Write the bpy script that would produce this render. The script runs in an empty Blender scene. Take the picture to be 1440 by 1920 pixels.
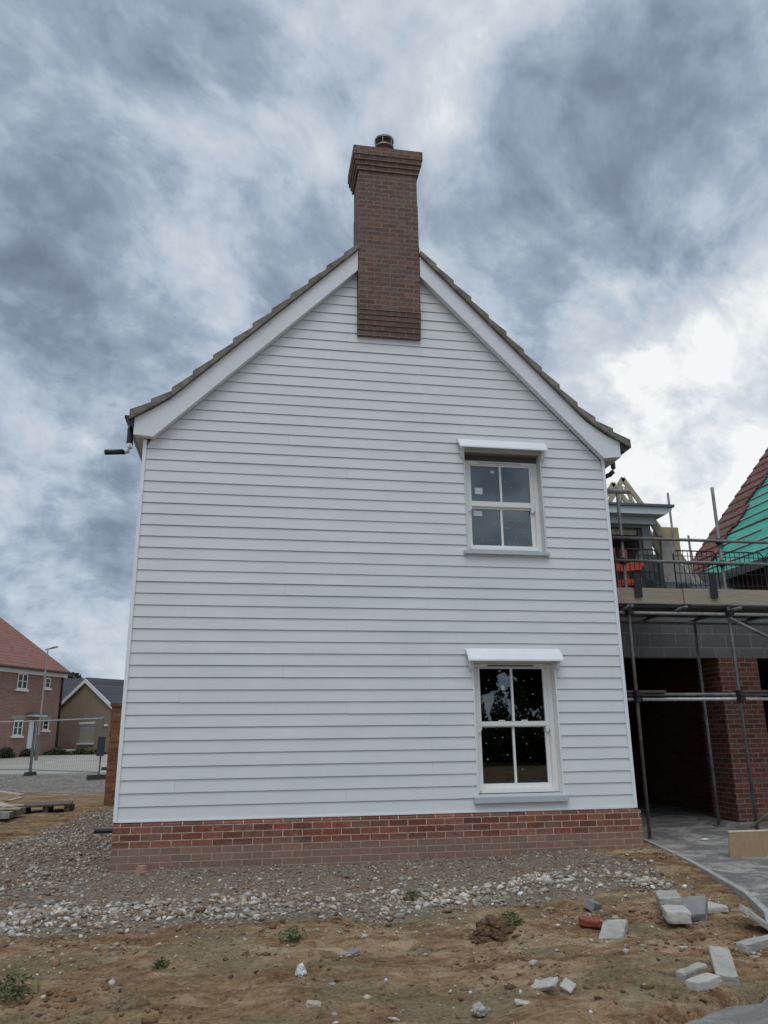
import bpy, math, random
import numpy as np
from mathutils import Vector, Matrix
R=math.radians
random.seed(7); rng=np.random.default_rng(7)
scene=bpy.context.scene
COL=scene.collection
# ------------------------------------------------------------------ camera
CAM=Vector((1.4259,-9.6515,.8823)); PITCH,YAW,ROLL=.2821,.1719,-.0119
def cam_axes():
    d=Vector((math.sin(YAW)*math.cos(PITCH),math.cos(YAW)*math.cos(PITCH),math.sin(PITCH)))
    rt=Vector((math.cos(YAW),-math.sin(YAW),0)); up=rt.cross(d)
    c,s=math.cos(ROLL),math.sin(ROLL)
    return c*rt+s*up,-s*rt+c*up,d
CA,CU,CD=cam_axes()
cam=bpy.data.cameras.new('camera'); co=bpy.data.objects.new('camera',cam); COL.objects.link(co)
cam.sensor_fit='VERTICAL'; cam.sensor_height=36; cam.lens=1450/1920*36
cam.clip_start=.1; cam.clip_end=3000
co.matrix_world=Matrix(((CA.x,CU.x,-CD.x,CAM.x),(CA.y,CU.y,-CD.y,CAM.y),(CA.z,CU.z,-CD.z,CAM.z),(0,0,0,1)))
scene.camera=co
scene.view_settings.view_transform='Standard'; scene.view_settings.look='None'
scene.view_settings.exposure=0.29; scene.view_settings.gamma=1
# ------------------------------------------------------------------ world: overcast sky
def pdir(x,y):
    v=CD+(x-720)/1450*CA-(y-960)/1450*CU
    return v.normalized()
SUN_EL,SUN_AZ=R(62),R(195)      # azimuth clockwise from +Y
w=bpy.data.worlds.new('World'); scene.world=w; w.use_nodes=True
NT=w.node_tree; NT.nodes.clear()
class G:
    """tiny node-graph helper"""
    def __init__(s,nt): s.nt=nt
    def n(s,t,**k):
        o=s.nt.nodes.new(t)
        for a,b in k.items(): setattr(o,a,b)
        return o
    def link(s,a,b): s.nt.links.new(a,b)
    def inp(s,sock,v):
        if isinstance(v,bpy.types.NodeSocket): s.link(v,sock)
        elif v is not None:
            try: sock.default_value=v
            except Exception: sock.default_value=tuple(v)+(1,)
    def m(s,op,a,b=None,c=None,clamp=False):
        o=s.n('ShaderNodeMath',operation=op,use_clamp=clamp)
        s.inp(o.inputs[0],a)
        if b is not None: s.inp(o.inputs[1],b)
        if c is not None: s.inp(o.inputs[2],c)
        return o.outputs[0]
    def vm(s,op,a,b=None,scale=None):
        o=s.n('ShaderNodeVectorMath',operation=op)
        s.inp(o.inputs[0],a)
        if b is not None: s.inp(o.inputs[1],b)
        if scale is not None: s.inp(o.inputs['Scale'],scale)
        return o.outputs['Value'] if op in('DOT_PRODUCT','LENGTH') else o.outputs[0]
    def noise(s,vec,scale,detail=4,rough=.55,dist=0,out='Fac'):
        o=s.n('ShaderNodeTexNoise'); s.inp(o.inputs['Vector'],vec)
        o.inputs['Scale'].default_value=scale; o.inputs['Detail'].default_value=detail
        o.inputs['Roughness'].default_value=rough; o.inputs['Distortion'].default_value=dist
        return o.outputs[out]
    def ramp(s,fac,stops,interp='LINEAR'):
        o=s.n('ShaderNodeValToRGB'); cr=o.color_ramp; cr.interpolation=interp
        while len(cr.elements)<len(stops): cr.elements.new(.5)
        for e,(p,c) in zip(cr.elements,stops):
            e.position=p; e.color=(*c,1) if len(c)==3 else c
        s.inp(o.inputs[0],fac); return o.outputs[0]
    def mr(s,v,a,b,c=0,d=1,t='SMOOTHSTEP'):
        o=s.n('ShaderNodeMapRange',interpolation_type=t); s.inp(o.inputs[0],v)
        for i,q in enumerate((a,b,c,d)): o.inputs[i+1].default_value=q
        return o.outputs[0]
    def mix(s,f,a,b,t='MIX'):
        o=s.n('ShaderNodeMix',data_type='RGBA',blend_type=t)
        s.inp(o.inputs[0],f); s.inp(o.inputs[6],a); s.inp(o.inputs[7],b)
        return o.outputs[2]
    def sep(s,v):
        o=s.n('ShaderNodeSeparateXYZ'); s.inp(o.inputs[0],v); return o.outputs
    def comb(s,x,y,z):
        o=s.n('ShaderNodeCombineXYZ')
        for i,q in enumerate((x,y,z)): s.inp(o.inputs[i],q)
        return o.outputs[0]
g=G(NT)
tc=g.n('ShaderNodeTexCoord').outputs['Generated']
d0=g.vm('NORMALIZE',tc)
sx,sy,sz=g.sep(d0)
zz=g.m('ADD',g.m('MAXIMUM',sz,0.0),.62)
px_=g.m('DIVIDE',sx,zz); py_=g.m('DIVIDE',sy,zz)
# cloud layer: flat sheet coordinates, turned so that the streets run towards the right
ca_,sa_=math.cos(R(38)),math.sin(R(38))
u_=g.m('ADD',g.m('MULTIPLY',px_,ca_),g.m('MULTIPLY',py_,sa_))
v_=g.m('SUBTRACT',g.m('MULTIPLY',py_,ca_),g.m('MULTIPLY',px_,sa_))
P=g.comb(g.m('MULTIPLY',u_,2.1),g.m('MULTIPLY',v_,2.5),0.0)
wn=g.noise(P,1.1,3,.5,out='Color')
P2=g.vm('ADD',P,g.vm('SCALE',g.vm('SUBTRACT',wn,(.5,.5,.5)),scale=.42))
n1=g.noise(P2,2.5,8,.52)
n2=g.noise(g.vm('ADD',P2,(7.3,2.1,4)),6.2,7,.62)
n3=g.noise(g.vm('ADD',P2,(1.3,9.1,2)),.7,2,.5)
dw=g.vm('ADD',d0,g.vm('SCALE',g.vm('SUBTRACT',g.noise(d0,4.5,6,.62,out='Color'),(.5,.5,.5)),scale=.30))
dw=g.vm('NORMALIZE',dw)
LOBES=[((700,90),.12,.10),((690,200),.08,.08),((370,400),.11,.14),((60,270),.09,.06),((1400,600),.07,.08),((1290,660),.08,.12),((1150,700),.07,.12),((1200,780),.09,.12),((1390,800),.12,.10),
 ((1300,930),.13,.13),((1080,650),.04,.10),((1410,430),.06,.07),((380,600),.07,.14),((20,760),.09,.12),((1010,560),.06,.13),((820,340),.06,.09),((130,1245),.09,.16),((880,40),.1,.07),((1060,280),.05,.14),((40,620),.05,.06),((500,560),.06,.06),((1260,330),.05,.06),((600,300),.09,.05),((1150,330),.04,.06),
 ((1100,170),.11,-.09),((1290,220),.11,-.08),((1010,390),.09,-.09),((1170,470),.10,-.09),((1310,420),.06,-.06),((200,570),.11,-.12),((130,640),.08,-.07),((60,880),.08,-.06),((440,190),.08,-.08),((250,960),.07,-.12),
 ((100,1120),.09,-.11),((560,450),.08,-.07),((930,560),.07,-.07),((1380,120),.10,-.05),((70,480),.08,-.06),((180,90),.08,-.06),((270,330),.06,-.05),((120,1060),.07,-.05),((1180,560),.05,-.05),((240,120),.12,-.13),((205,480),.10,-.12),((420,60),.08,-.06),((560,200),.08,-.05),((1380,500),.07,.10),((1120,790),.07,.10),((1400,960),.09,.12),((1220,300),.06,.05),((1300,760),.17,.07),((1390,560),.08,.06),((1300,1000),.14,.08),((1330,830),.05,-.06),((1230,700),.04,-.05),((20,1000),.05,.08)]
lob=None
for (q,wd,am) in LOBES:
    dv=pdir(*q)
    dt=g.vm('DOT_PRODUCT',dw,tuple(dv))
    k=g.mr(dt,math.cos(wd*1.7),1.0,0,am*1.25)
    lob=k if lob is None else g.m('ADD',lob,k)
fac=g.m('ADD',g.m('MULTIPLY',g.m('SUBTRACT',n1,.5),1.15),g.m('ADD',g.m('MULTIPLY',g.m('SUBTRACT',n2,.5),.80),g.m('MULTIPLY',g.m('SUBTRACT',.22,g.m('ABSOLUTE',g.m('SUBTRACT',g.noise(g.vm('ADD',P2,(3.3,5.1,1)),5.2,6,.58),.5))),.55)))
fac=g.m('ADD',fac,g.m('MULTIPLY',g.m('SUBTRACT',n3,.5),.2))
fac=g.m('ADD',g.m('ADD',fac,.40),g.m('MULTIPLY',lob,.78))
cloud=g.ramp(fac,[(0.0,(.135,.17,.245)),(.22,(.185,.235,.325)),(.40,(.26,.33,.435)),(.58,(.39,.465,.565)),(.80,(.53,.59,.67)),(1.0,(.76,.80,.84))])
# sky boost added behind camera and at unseen zenith to light wall and ground
fill_boost=g.m('MULTIPLY',g.mr(g.m('MULTIPLY',sy,-1),.0,.9,1.0,1.25),g.mr(sz,.79,.97,1.0,2.7))
hz=g.mr(sz,0.0,.12,.20,0.0)
cloud=g.mix(hz,cloud,(.62,.68,.72,1))
cloud=g.mix(1.0,cloud,g.comb(g.m('MULTIPLY',fill_boost,1.03),fill_boost,g.m('MULTIPLY',fill_boost,.95)),'MULTIPLY')
sky=g.n('ShaderNodeTexSky',sky_type='NISHITA'); sky.sun_disc=False
sky.sun_elevation=SUN_EL; sky.sun_rotation=SUN_AZ
bg1=g.n('ShaderNodeBackground'); g.link(sky.outputs[0],bg1.inputs[0]); bg1.inputs[1].default_value=.08
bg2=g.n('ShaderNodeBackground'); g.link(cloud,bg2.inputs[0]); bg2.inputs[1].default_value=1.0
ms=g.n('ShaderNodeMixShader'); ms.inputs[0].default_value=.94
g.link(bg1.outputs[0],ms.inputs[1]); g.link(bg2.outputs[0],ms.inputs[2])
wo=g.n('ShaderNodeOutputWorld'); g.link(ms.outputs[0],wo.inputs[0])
w.cycles.sampling_method='MANUAL'; w.cycles.sample_map_resolution=512
# ------------------------------------------------------------------ sun through the cloud
sl=bpy.data.lights.new('sun','SUN'); sl.energy=.85; sl.angle=R(38); sl.color=(1,.97,.93)
so=bpy.data.objects.new('sun',sl); COL.objects.link(so)
sd=Vector((math.sin(SUN_AZ)*math.cos(SUN_EL),math.cos(SUN_AZ)*math.cos(SUN_EL),math.sin(SUN_EL)))
so.rotation_euler=sd.to_track_quat('Z','Y').to_euler()
so.location=(0,-20,20)
# ------------------------------------------------------------------ mesh helpers
WM={}
def reg(o,M): WM[o.name]=M
def empty(name,loc,label,cat,group=None,rz=0):
    o=bpy.data.objects.new(name,None); COL.objects.link(o)
    o.location=loc; o.rotation_euler=(0,0,rz); o.empty_display_size=.2
    reg(o,Matrix.Translation(Vector(loc))@Matrix.Rotation(rz,4,'Z'))
    o['label']=label; o['category']=cat
    if group: o['group']=group
    return o
def tag(o,label,cat,group=None,kind=None):
    if label: o['label']=label
    if cat: o['category']=cat
    if group: o['group']=group
    if kind: o['kind']=kind
    return o
class MB:
    def __init__(s,M=None): s.v=[]; s.f=[]; s.M=M; s.sm=False
    def add(s,vs,fs):
        k=len(s.v)
        s.v+=[(s.M@Vector(q))[:] if s.M is not None else tuple(q) for q in vs]
        s.f+=[tuple(i+k for i in f) for f in fs]; return s
    def hexa(s,p):   # 4 bottom ccw, 4 top ccw
        return s.add(p,[(3,2,1,0),(4,5,6,7),(0,1,5,4),(1,2,6,5),(2,3,7,6),(3,0,4,7)])
    def box(s,x0,x1,y0,y1,z0,z1):
        return s.hexa([(x0,y0,z0),(x1,y0,z0),(x1,y1,z0),(x0,y1,z0),(x0,y0,z1),(x1,y0,z1),(x1,y1,z1),(x0,y1,z1)])
    def prism(s,poly,axis,a,b):
        """poly 2D ccw; axis 'y': poly in (x,z); 'x': (y,z); 'z': (x,y)"""
        def P(q,t): return {'y':(q[0],t,q[1]),'x':(t,q[0],q[1]),'z':(q[0],q[1],t)}[axis]
        n=len(poly); vs=[P(q,a) for q in poly]+[P(q,b) for q in poly]
        fs=[tuple(range(n-1,-1,-1)),tuple(range(n,2*n))]+[(i,(i+1)%n,n+(i+1)%n,n+i) for i in range(n)]
        return s.add(vs,fs)
    def bar(s,p,q,w,h,up=(0,0,1)):
        p=Vector(p);q=Vector(q);d=(q-p).normalized();u=Vector(up)
        if abs(d.dot(u))>.98:u=Vector((1,0,0))
        r=d.cross(u).normalized();u=r.cross(d)
        a=r*w/2;b=u*h/2
        return s.hexa([p-a-b,p+a-b,q+a-b,q-a-b,p-a+b,p+a+b,q+a+b,q-a+b])
    def tube(s,path,r,n=10,r1=None,cap=True):
        path=[Vector(q) for q in path]; k=len(path); rings=[]
        for i,p in enumerate(path):
            d=(path[min(i+1,k-1)]-path[max(i-1,0)]).normalized()
            u=Vector((0,0,1)) if abs(d.z)<.95 else Vector((1,0,0))
            a=d.cross(u).normalized(); b=a.cross(d)
            rr=r if r1 is None else r+(r1-r)*i/(k-1)
            rings.append([p+a*rr*math.cos(2*math.pi*j/n)+b*rr*math.sin(2*math.pi*j/n) for j in range(n)])
        vs=[q for g_ in rings for q in g_]; fs=[]
        for i in range(k-1):
            for j in range(n):
                fs.append((i*n+j,i*n+(j+1)%n,(i+1)*n+(j+1)%n,(i+1)*n+j))
        if cap: fs+= [tuple(range(n-1,-1,-1)),tuple(range((k-1)*n,k*n))]
        return s.add(vs,fs)
    def lathe(s,c,prof,n=20):
        vs=[];fs=[];k=len(prof)
        for (r,z) in prof:
            for j in range(n): vs.append((c[0]+r*math.cos(2*math.pi*j/n),c[1]+r*math.sin(2*math.pi*j/n),c[2]+z))
        for i in range(k-1):
            for j in range(n): fs.append((i*n+j,i*n+(j+1)%n,(i+1)*n+(j+1)%n,(i+1)*n+j))
        fs+=[tuple(range(n-1,-1,-1)),tuple(range((k-1)*n,k*n))]
        return s.add(vs,fs)
    def build(s,name,mat,parent=None,smooth=False,bevel=0,label=None,origin=None):
        me=bpy.data.meshes.new(name)
        if parent is not None:
            Mw=WM[parent.name]; inv=Mw.inverted(); vs=[(inv@Vector(q))[:] for q in s.v]
        else:
            if origin is None:
                a=np.array(s.v); origin=((a[:,0].min()+a[:,0].max())/2,(a[:,1].min()+a[:,1].max())/2,a[:,2].min())
            Mw=Matrix.Translation(Vector(origin)); vs=[tuple(q[i]-origin[i] for i in range(3)) for q in s.v]
        me.from_pydata(vs,[],s.f); me.materials.append(mat)
        o=bpy.data.objects.new(name,me); COL.objects.link(o)
        if parent is not None: o.parent=parent; Mw=WM[parent.name]
        else: o.location=origin
        reg(o,Mw)
        if smooth:
            me.polygons.foreach_set('use_smooth',[True]*len(me.polygons))
        if bevel:
            b=o.modifiers.new('bevel','BEVEL'); b.width=bevel; b.segments=2; b.limit_method='ANGLE'; b.angle_limit=R(40)
        if label: o['label']=label
        return o
def copy_tree(o,parent=None):
    c=o.copy(); COL.objects.link(c)
    if parent is not None: c.parent=parent
    for ch in list(o.children): copy_tree(ch,c)
    return c
# ------------------------------------------------------------------ materials
def newmat(name):
    m=bpy.data.materials.new(name); m.use_nodes=True; nt=m.node_tree; nt.nodes.clear(); g=G(nt)
    b=g.n('ShaderNodeBsdfPrincipled'); o=g.n('ShaderNodeOutputMaterial'); g.link(b.outputs[0],o.inputs[0])
    return m,g,b
def bump(g,b,h,strength=.3,dist=.01):
    o=g.n('ShaderNodeBump'); o.inputs['Strength'].default_value=strength; o.inputs['Distance'].default_value=dist
    g.link(h,o.inputs['Height']); g.link(o.outputs[0],b.inputs['Normal'])
def plain(name,col,rough=.6,metal=0,var=.12,scale=6,bs=.15,bd=.004,stretch=(1,1,1),dirt=None,fine=60):
    m,g,b=newmat(name); oc=g.n('ShaderNodeTexCoord').outputs['Object']
    v=g.vm('MULTIPLY',oc,stretch)
    a=g.noise(v,scale,5,.6); f=g.noise(v,fine,3,.6)
    k=g.m('ADD',g.m('MULTIPLY',a,.65),g.m('MULTIPLY',f,.35))
    lo=tuple(c*(1-var*1.6) for c in col); hi=tuple(min(1,c*(1+var*1.6)) for c in col)
    c=g.ramp(k,[(.3,lo),(.7,hi)])
    if dirt:
        dn=g.mr(g.noise(v,scale*.7,6,.7),.52,.75,0,dirt[1]); c=g.mix(dn,c,(*dirt[0],1))
    g.link(c,b.inputs['Base Color']); b.inputs['Roughness'].default_value=rough; b.inputs['Metallic'].default_value=metal
    if bs: bump(g,b,k,bs,bd)
    return m
def brickmat(name,cols,mortar,bw=.225,bh=.075,jt=.010,u0=0,z0=0,bs=.5,bd=.006,blot=.25,stain=None,off=.5,mrt_noise=.35):
    m,g,b=newmat(name); t=g.n('ShaderNodeTexCoord'); oc=t.outputs['Object']; nn=t.outputs['Normal']
    x,y,z=g.sep(oc); nx,ny,nz=g.sep(nn)
    side=g.m('GREATER_THAN',g.m('ABSOLUTE',nx),.6)
    u=g.m('ADD',g.m('MULTIPLY',x,g.m('SUBTRACT',1,side)),g.m('MULTIPLY',y,side))
    wob=g.m('MULTIPLY',g.m('SUBTRACT',g.noise(oc,38,2,.5),.5),.006)
    zv=g.m('DIVIDE',g.m('ADD',g.m('SUBTRACT',z,z0),wob),bh)
    row=g.m('FLOOR',zv); fv=g.m('SUBTRACT',zv,row)
    uu=g.m('ADD',g.m('DIVIDE',g.m('ADD',g.m('SUBTRACT',u,u0),wob),bw),g.m('MULTIPLY',g.m('MODULO',g.m('ABSOLUTE',row),2),off))
    ci=g.m('FLOOR',uu); fu=g.m('SUBTRACT',uu,ci)
    wn=g.n('ShaderNodeTexWhiteNoise',noise_dimensions='3D'); g.link(g.comb(ci,row,g.m('MULTIPLY',side,7)),wn.inputs[0])
    stops=[((i+.5)/len(cols),c) for i,c in enumerate(cols)]
    c=g.ramp(wn.outputs['Value'],stops)
    bl=g.noise(oc,26,5,.65); c=g.mix(1.0,c,g.ramp(bl,[(.3,(1-blot,)*3),(.7,(1+blot,)*3)]),'MULTIPLY')
    mo=g.m('MAXIMUM',g.m('LESS_THAN',fu,jt/bw),g.m('LESS_THAN',fv,jt/bh))
    mc=g.mix(1.0,(*mortar,1),g.ramp(g.noise(oc,14,4,.6),[(.3,(1-mrt_noise,)*3),(.7,(1+mrt_noise*.5,)*3)]),'MULTIPLY')
    c=g.mix(mo,c,mc)
    smear=g.mr(g.noise(oc,5,5,.7),.60,.80,0,.55); c=g.mix(smear,c,(mortar[0]*.9,mortar[1]*.9,mortar[2]*.9,1))
    if stain:   # (z level, softness, colour, amount): mud splashed up from the ground
        zl,sf,sc,am=stain
        k=g.mr(g.m('ADD',z,g.m('MULTIPLY',g.m('SUBTRACT',g.noise(oc,7,4,.6),.5),.10)),zl-sf,zl+sf,am,0)
        c=g.mix(k,c,(*sc,1))
    g.link(c,b.inputs['Base Color']); b.inputs['Roughness'].default_value=.88
    h=g.m('ADD',g.m('SUBTRACT',1,mo),g.m('MULTIPLY',g.noise(oc,70,3,.6),.35)); bump(g,b,h,bs,bd)
    return m
WHITE=None
def clad_mat():
    m,g,b=newmat('painted_board'); oc=g.n('ShaderNodeTexCoord').outputs['Object']
    x,y,z=g.sep(oc)
    row=g.m('FLOOR',g.m('DIVIDE',z,.1434)); wn=g.n('ShaderNodeTexWhiteNoise',noise_dimensions='2D')
    g.link(g.comb(row,g.m('FLOOR',g.m('DIVIDE',g.m('ADD',x,g.m('MULTIPLY',row,1.37)),3.0)),0),wn.inputs[0])
    grain=g.noise(g.vm('MULTIPLY',oc,(3,3,55)),6,5,.62,.6)
    big=g.noise(g.vm('MULTIPLY',oc,(.9,1,2.2)),1.3,5,.6)
    c=g.ramp(wn.outputs['Value'],[(0,(.695,.725,.725)),(.5,(.715,.738,.73)),(1,(.725,.742,.725))])
    c=g.mix(1.0,c,g.ramp(big,[(.3,(.93,.94,.94)),(.7,(1.03,1.02,1.02))]),'MULTIPLY')
    c=g.mix(1.0,c,g.ramp(grain,[(.3,(.955,.955,.955)),(.65,(1.02,1.02,1.02))]),'MULTIPLY')
    g.link(c,b.inputs['Base Color']); b.inputs['Roughness'].default_value=.5
    bump(g,b,grain,.35,.0018); return m
M={}
M['clad']=clad_mat()
M['white']=plain('white_paint',(.74,.755,.765),.38,var=.03,scale=3,bs=.05)
M['trim']=plain('white_trim',(.80,.81,.83),.4,var=.03,scale=5,bs=.04)
M['upvc']=plain('window_white',(.80,.795,.76),.3,var=.03,scale=8,bs=.03)
M['sillgrey']=plain('sill_paint',(.46,.50,.51),.5,var=.05,scale=8)
M['revealgrey']=plain('reveal_paint',(.60,.62,.61),.55,var=.05,scale=8)
M['black']=plain('black_plastic',(.012,.013,.015),.35,var=.1,scale=8,bs=.05)
M['dslot']=plain('dark_vent',(.05,.05,.05),.6,var=.1)
M['steel']=plain('galvanised_tube',(.17,.168,.16),.6,.3,var=.34,scale=7,bs=.15,dirt=((.13,.078,.045),.75))
M['tubelight']=plain('bright_tube',(.42,.44,.44),.5,.3,var=.2,scale=12,dirt=((.16,.12,.09),.5))
M['blacksteel']=plain('black_wire',(.012,.012,.013),.55,var=.2,scale=10)
M['scafboard']=plain('scaffold_board',(.33,.275,.205),.85,var=.22,scale=5,stretch=(.6,3,14),bs=.3,dirt=((.17,.15,.12),.6))
M['deck']=plain('deck_board',(.10,.085,.065),.9,var=.25,scale=6,stretch=(.6,6,6))
M['timber']=plain('new_timber',(.42,.355,.25),.75,var=.15,scale=6,stretch=(3,3,3),bs=.2,dirt=((.35,.27,.16),.4))
M['greytimber']=plain('weathered_timber',(.30,.28,.25),.85,var=.2,scale=8,bs=.3)
M['palletwood']=plain('pallet_wood',(.42,.35,.26),.85,var=.25,scale=8,bs=.3,dirt=((.12,.09,.06),.6))
M['chip']=plain('chipboard',(.25,.16,.09),.8,var=.12,scale=18,bs=.2,fine=220,dirt=((.25,.17,.09),.4))
M['chipedge']=plain('chipboard_edge',(.72,.62,.47),.8,var=.1,scale=30)
M['green']=plain('green_membrane',(.035,.36,.26),.55,var=.22,scale=2.2,bs=1.0,bd=.07,fine=7,stretch=(1,.35,1))
M['orange']=plain('orange_plastic',(.55,.075,.025),.6,var=.3,scale=9,dirt=((.12,.05,.03),.7))
M['redplastic']=plain('dull_red_plastic',(.33,.045,.03),.6,var=.2)
M['greendark']=plain('dark_green_sheet',(.03,.045,.04),.7,var=.4,scale=4)
M['yellowfoam']=plain('insulation',(.40,.32,.16),.85,var=.12,scale=9)
M['concrete']=plain('concrete',(.34,.325,.285),.9,var=.24,scale=11,bs=.5,bd=.004,fine=120,dirt=((.21,.15,.09),.75))
M['concretedark']=plain('concrete_dark',(.21,.205,.195),.9,var=.16,scale=11,bs=.4,bd=.004,fine=120,dirt=((.13,.10,.07),.5))
M['concretepale']=plain('concrete_pale',(.43,.41,.365),.85,var=.20,scale=11,bs=.5,bd=.004,fine=120,dirt=((.26,.18,.11),.75))
M['kerbconc']=plain('edging_concrete',(.33,.325,.30),.9,var=.15,scale=9,bs=.3,fine=120,dirt=((.20,.16,.11),.6))
M['redbrickbit']=plain('brick_fragment',(.22,.055,.035),.85,var=.2,scale=20,bs=.4)
M['tanboard']=plain('muddy_board',(.33,.235,.15),.9,var=.15,scale=9,bs=.4,fine=90)
M['clod']=plain('earth_clod',(.115,.062,.032),.95,var=.35,scale=24,bs=.8,bd=.01)
M['whitestone']=plain('white_stone',(.62,.66,.64),.8,var=.1,scale=20,bs=.3)
M['terracotta']=plain('terracotta',(.17,.085,.06),.8,var=.2,scale=12)
M['cappipe']=plain('drain_cap',(.36,.21,.15),.7,var=.1)
M['cowl']=plain('metal_cowl',(.22,.20,.19),.45,.5,var=.15)
M['leadgrey']=plain('lead_flashing',(.12,.125,.14),.6,.1,var=.15)
M['mortarcap']=plain('mortar_cap',(.25,.22,.19),.95,var=.2,scale=12,bs=.4)
M['roofedge']=plain('roof_tile_edge',(.185,.17,.14),.85,var=.38,scale=7,bs=.4,fine=40,dirt=((.20,.175,.085),.65))
M['soffitdark']=plain('soffit_black',(.02,.02,.022),.6)
M['headshade']=plain('hood_gap_shade',(.10,.09,.08),.8,var=.2)  # dark tone painted in for the shade below the upper hood
M['cream']=plain('cream_frame',(.72,.71,.66),.5,var=.04)
M['label']=plain('paper_label',(.62,.64,.66),.8,var=.06,scale=40,bs=0)
M['mark']=plain('dried_spot',(.26,.28,.30),.9,var=.1,bs=0)
M['rubber']=plain('rubber_foot',(.03,.03,.03),.8,var=.2)
M['bluesheet']=plain('navy_sheet',(.02,.03,.05),.7,var=.3)
M['plaster']=plain('plasterboard',(.22,.215,.205),.9,var=.05)
M['insideblock']=plain('block_inside',(.10,.10,.10),.9,var=.1)
red=[(.13,.042,.028),(.17,.058,.036),(.215,.07,.042),(.15,.065,.042),(.19,.055,.035),(.105,.04,.03),(.235,.085,.055),(.16,.08,.055)]
M['plinth']=brickmat('plinth_brick',[tuple(c*1.25 for c in q) for q in red],(.50,.40,.31),u0=.516-3.13-.9,z0=.5-.0665-.0742*8,bh=.0742,bs=.7,blot=.3,stain=(.5-.275,.05,(.27,.215,.16),.52))
M['chimbrick']=brickmat('chimney_brick',[(.135,.074,.056),(.165,.084,.062),(.115,.062,.05),(.15,.095,.072),(.18,.092,.065),(.10,.058,.05),(.155,.11,.088)],(.235,.185,.155),u0=2.752-3.13,z0=.5+6.262-.075*100,jt=.013,blot=.35,stain=None)
M['pierbrick']=brickmat('pier_brick',[tuple(c*.95 for c in q) for q in red],(.33,.26,.20),u0=.09,z0=.0,blot=.3)
M['gwall']=brickmat('garden_wall_brick',[(.20,.075,.035),(.17,.06,.03),(.24,.10,.045),(.13,.05,.03),(.27,.12,.06)],(.20,.13,.08),blot=.35)
M['housebrick']=brickmat('house_brick',[(.26,.14,.105),(.30,.165,.12),(.23,.12,.09),(.32,.17,.12),(.27,.165,.13)],(.36,.28,.22),blot=.2)
M['tanbrick']=brickmat('buff_brick',[(.24,.19,.125),(.27,.215,.14),(.22,.175,.115),(.26,.20,.13)],(.28,.24,.17),blot=.2)
M['block']=brickmat('concrete_block',[(.115,.115,.112),(.14,.14,.135),(.10,.10,.097),(.125,.125,.122)],(.23,.225,.21),bw=.45,bh=.225,jt=.012,u0=.13,z0=0.015,blot=.15)
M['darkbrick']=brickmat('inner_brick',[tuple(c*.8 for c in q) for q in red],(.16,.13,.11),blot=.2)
def tilemat(name,cols,tw=.30,th=.22):
    return brickmat(name,cols,tuple(c*.25 for c in cols[0]),bw=tw,bh=th,jt=.02,bs=.8,bd=.02,blot=.25,off=0,mrt_noise=.2)
M['slate']=tilemat('dark_slate',[(.055,.058,.065),(.065,.068,.075),(.048,.05,.058)])
M['redtile']=tilemat('red_roof_tile',[(.24,.095,.07),(.27,.11,.08),(.21,.085,.063),(.25,.115,.09)])
M['dullredtile']=tilemat('dull_red_tile',[(.17,.072,.055),(.20,.085,.062),(.145,.062,.05),(.18,.09,.07)])
M['greytile']=tilemat('grey_roof_tile',[(.13,.115,.10),(.15,.13,.11),(.11,.10,.09)])
def glass_mat():
    m,g,b=newmat('window_glass')
    gl=g.n('ShaderNodeBsdfGlossy'); gl.inputs['Roughness'].default_value=.01; gl.inputs[0].default_value=(.9,.95,1,1)
    tr=g.n('ShaderNodeBsdfTransparent'); tr.inputs[0].default_value=(.75,.8,.78,1)
    fr=g.n('ShaderNodeFresnel'); fr.inputs[0].default_value=1.5
    k=g.m('MINIMUM',g.m('MULTIPLY',fr.outputs[0],2.2),1.0)
    mx=g.n('ShaderNodeMixShader'); g.link(k,mx.inputs[0]); g.link(tr.outputs[0],mx.inputs[1]); g.link(gl.outputs[0],mx.inputs[2])
    out=[n for n in g.nt.nodes if n.type=='OUTPUT_MATERIAL'][0]; g.link(mx.outputs[0],out.inputs[0]); g.nt.nodes.remove(b)
    return m
M['glass']=glass_mat()
def dark_glass():
    m,g,b=newmat('far_glass'); b.inputs['Base Color'].default_value=(.012,.015,.018,1); b.inputs['Roughness'].default_value=.08
    return m
M['farglass']=dark_glass()
# ------------------------------------------------------------------ ground
def sstep(a,b,x): t=np.clip((x-a)/(b-a),0,1); return t*t*(3-2*t)
_tab=rng.random((256,256))
def vnoise(x,y):
    xi=np.floor(x).astype(int); yi=np.floor(y).astype(int); fx=x-xi; fy=y-yi
    fx=fx*fx*(3-2*fx); fy=fy*fy*(3-2*fy)
    a=_tab[xi%256,yi%256];b=_tab[(xi+1)%256,yi%256];c=_tab[xi%256,(yi+1)%256];d=_tab[(xi+1)%256,(yi+1)%256]
    return (a*(1-fx)+b*fx)*(1-fy)+(c*(1-fx)+d*fx)*fy
def fbm(x,y,o=4):
    s=0;a=.5
    for i in range(o): s=s+a*vnoise(x*2**i+i*17.3,y*2**i+i*9.1); a*=.5
    return s
KERB=[(6.62,.66),(6.42,-.4),(6.215,-1.31),(6.0,-2.1),(5.80,-2.84),(5.50,-3.55),(5.12,-4.15),(4.95,-4.38)]
def kerb_x(y):
    ys=np.array([p[1] for p in KERB][::-1]); xs=np.array([p[0] for p in KERB][::-1])
    return np.interp(y,ys,xs,left=4.95,right=6.62)
def asph(x,y): # >0 inside the asphalt corner
    xs=np.array([1.6,2.6,3.3,3.62,4.05,4.48,5.2,6.5,9,14]); ys=np.array([-6.9,-6.1,-5.56,-5.40,-5.18,-5.0,-4.7,-4.3,-3.9,-3.5])
    return np.interp(x,xs,ys)-y
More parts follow.
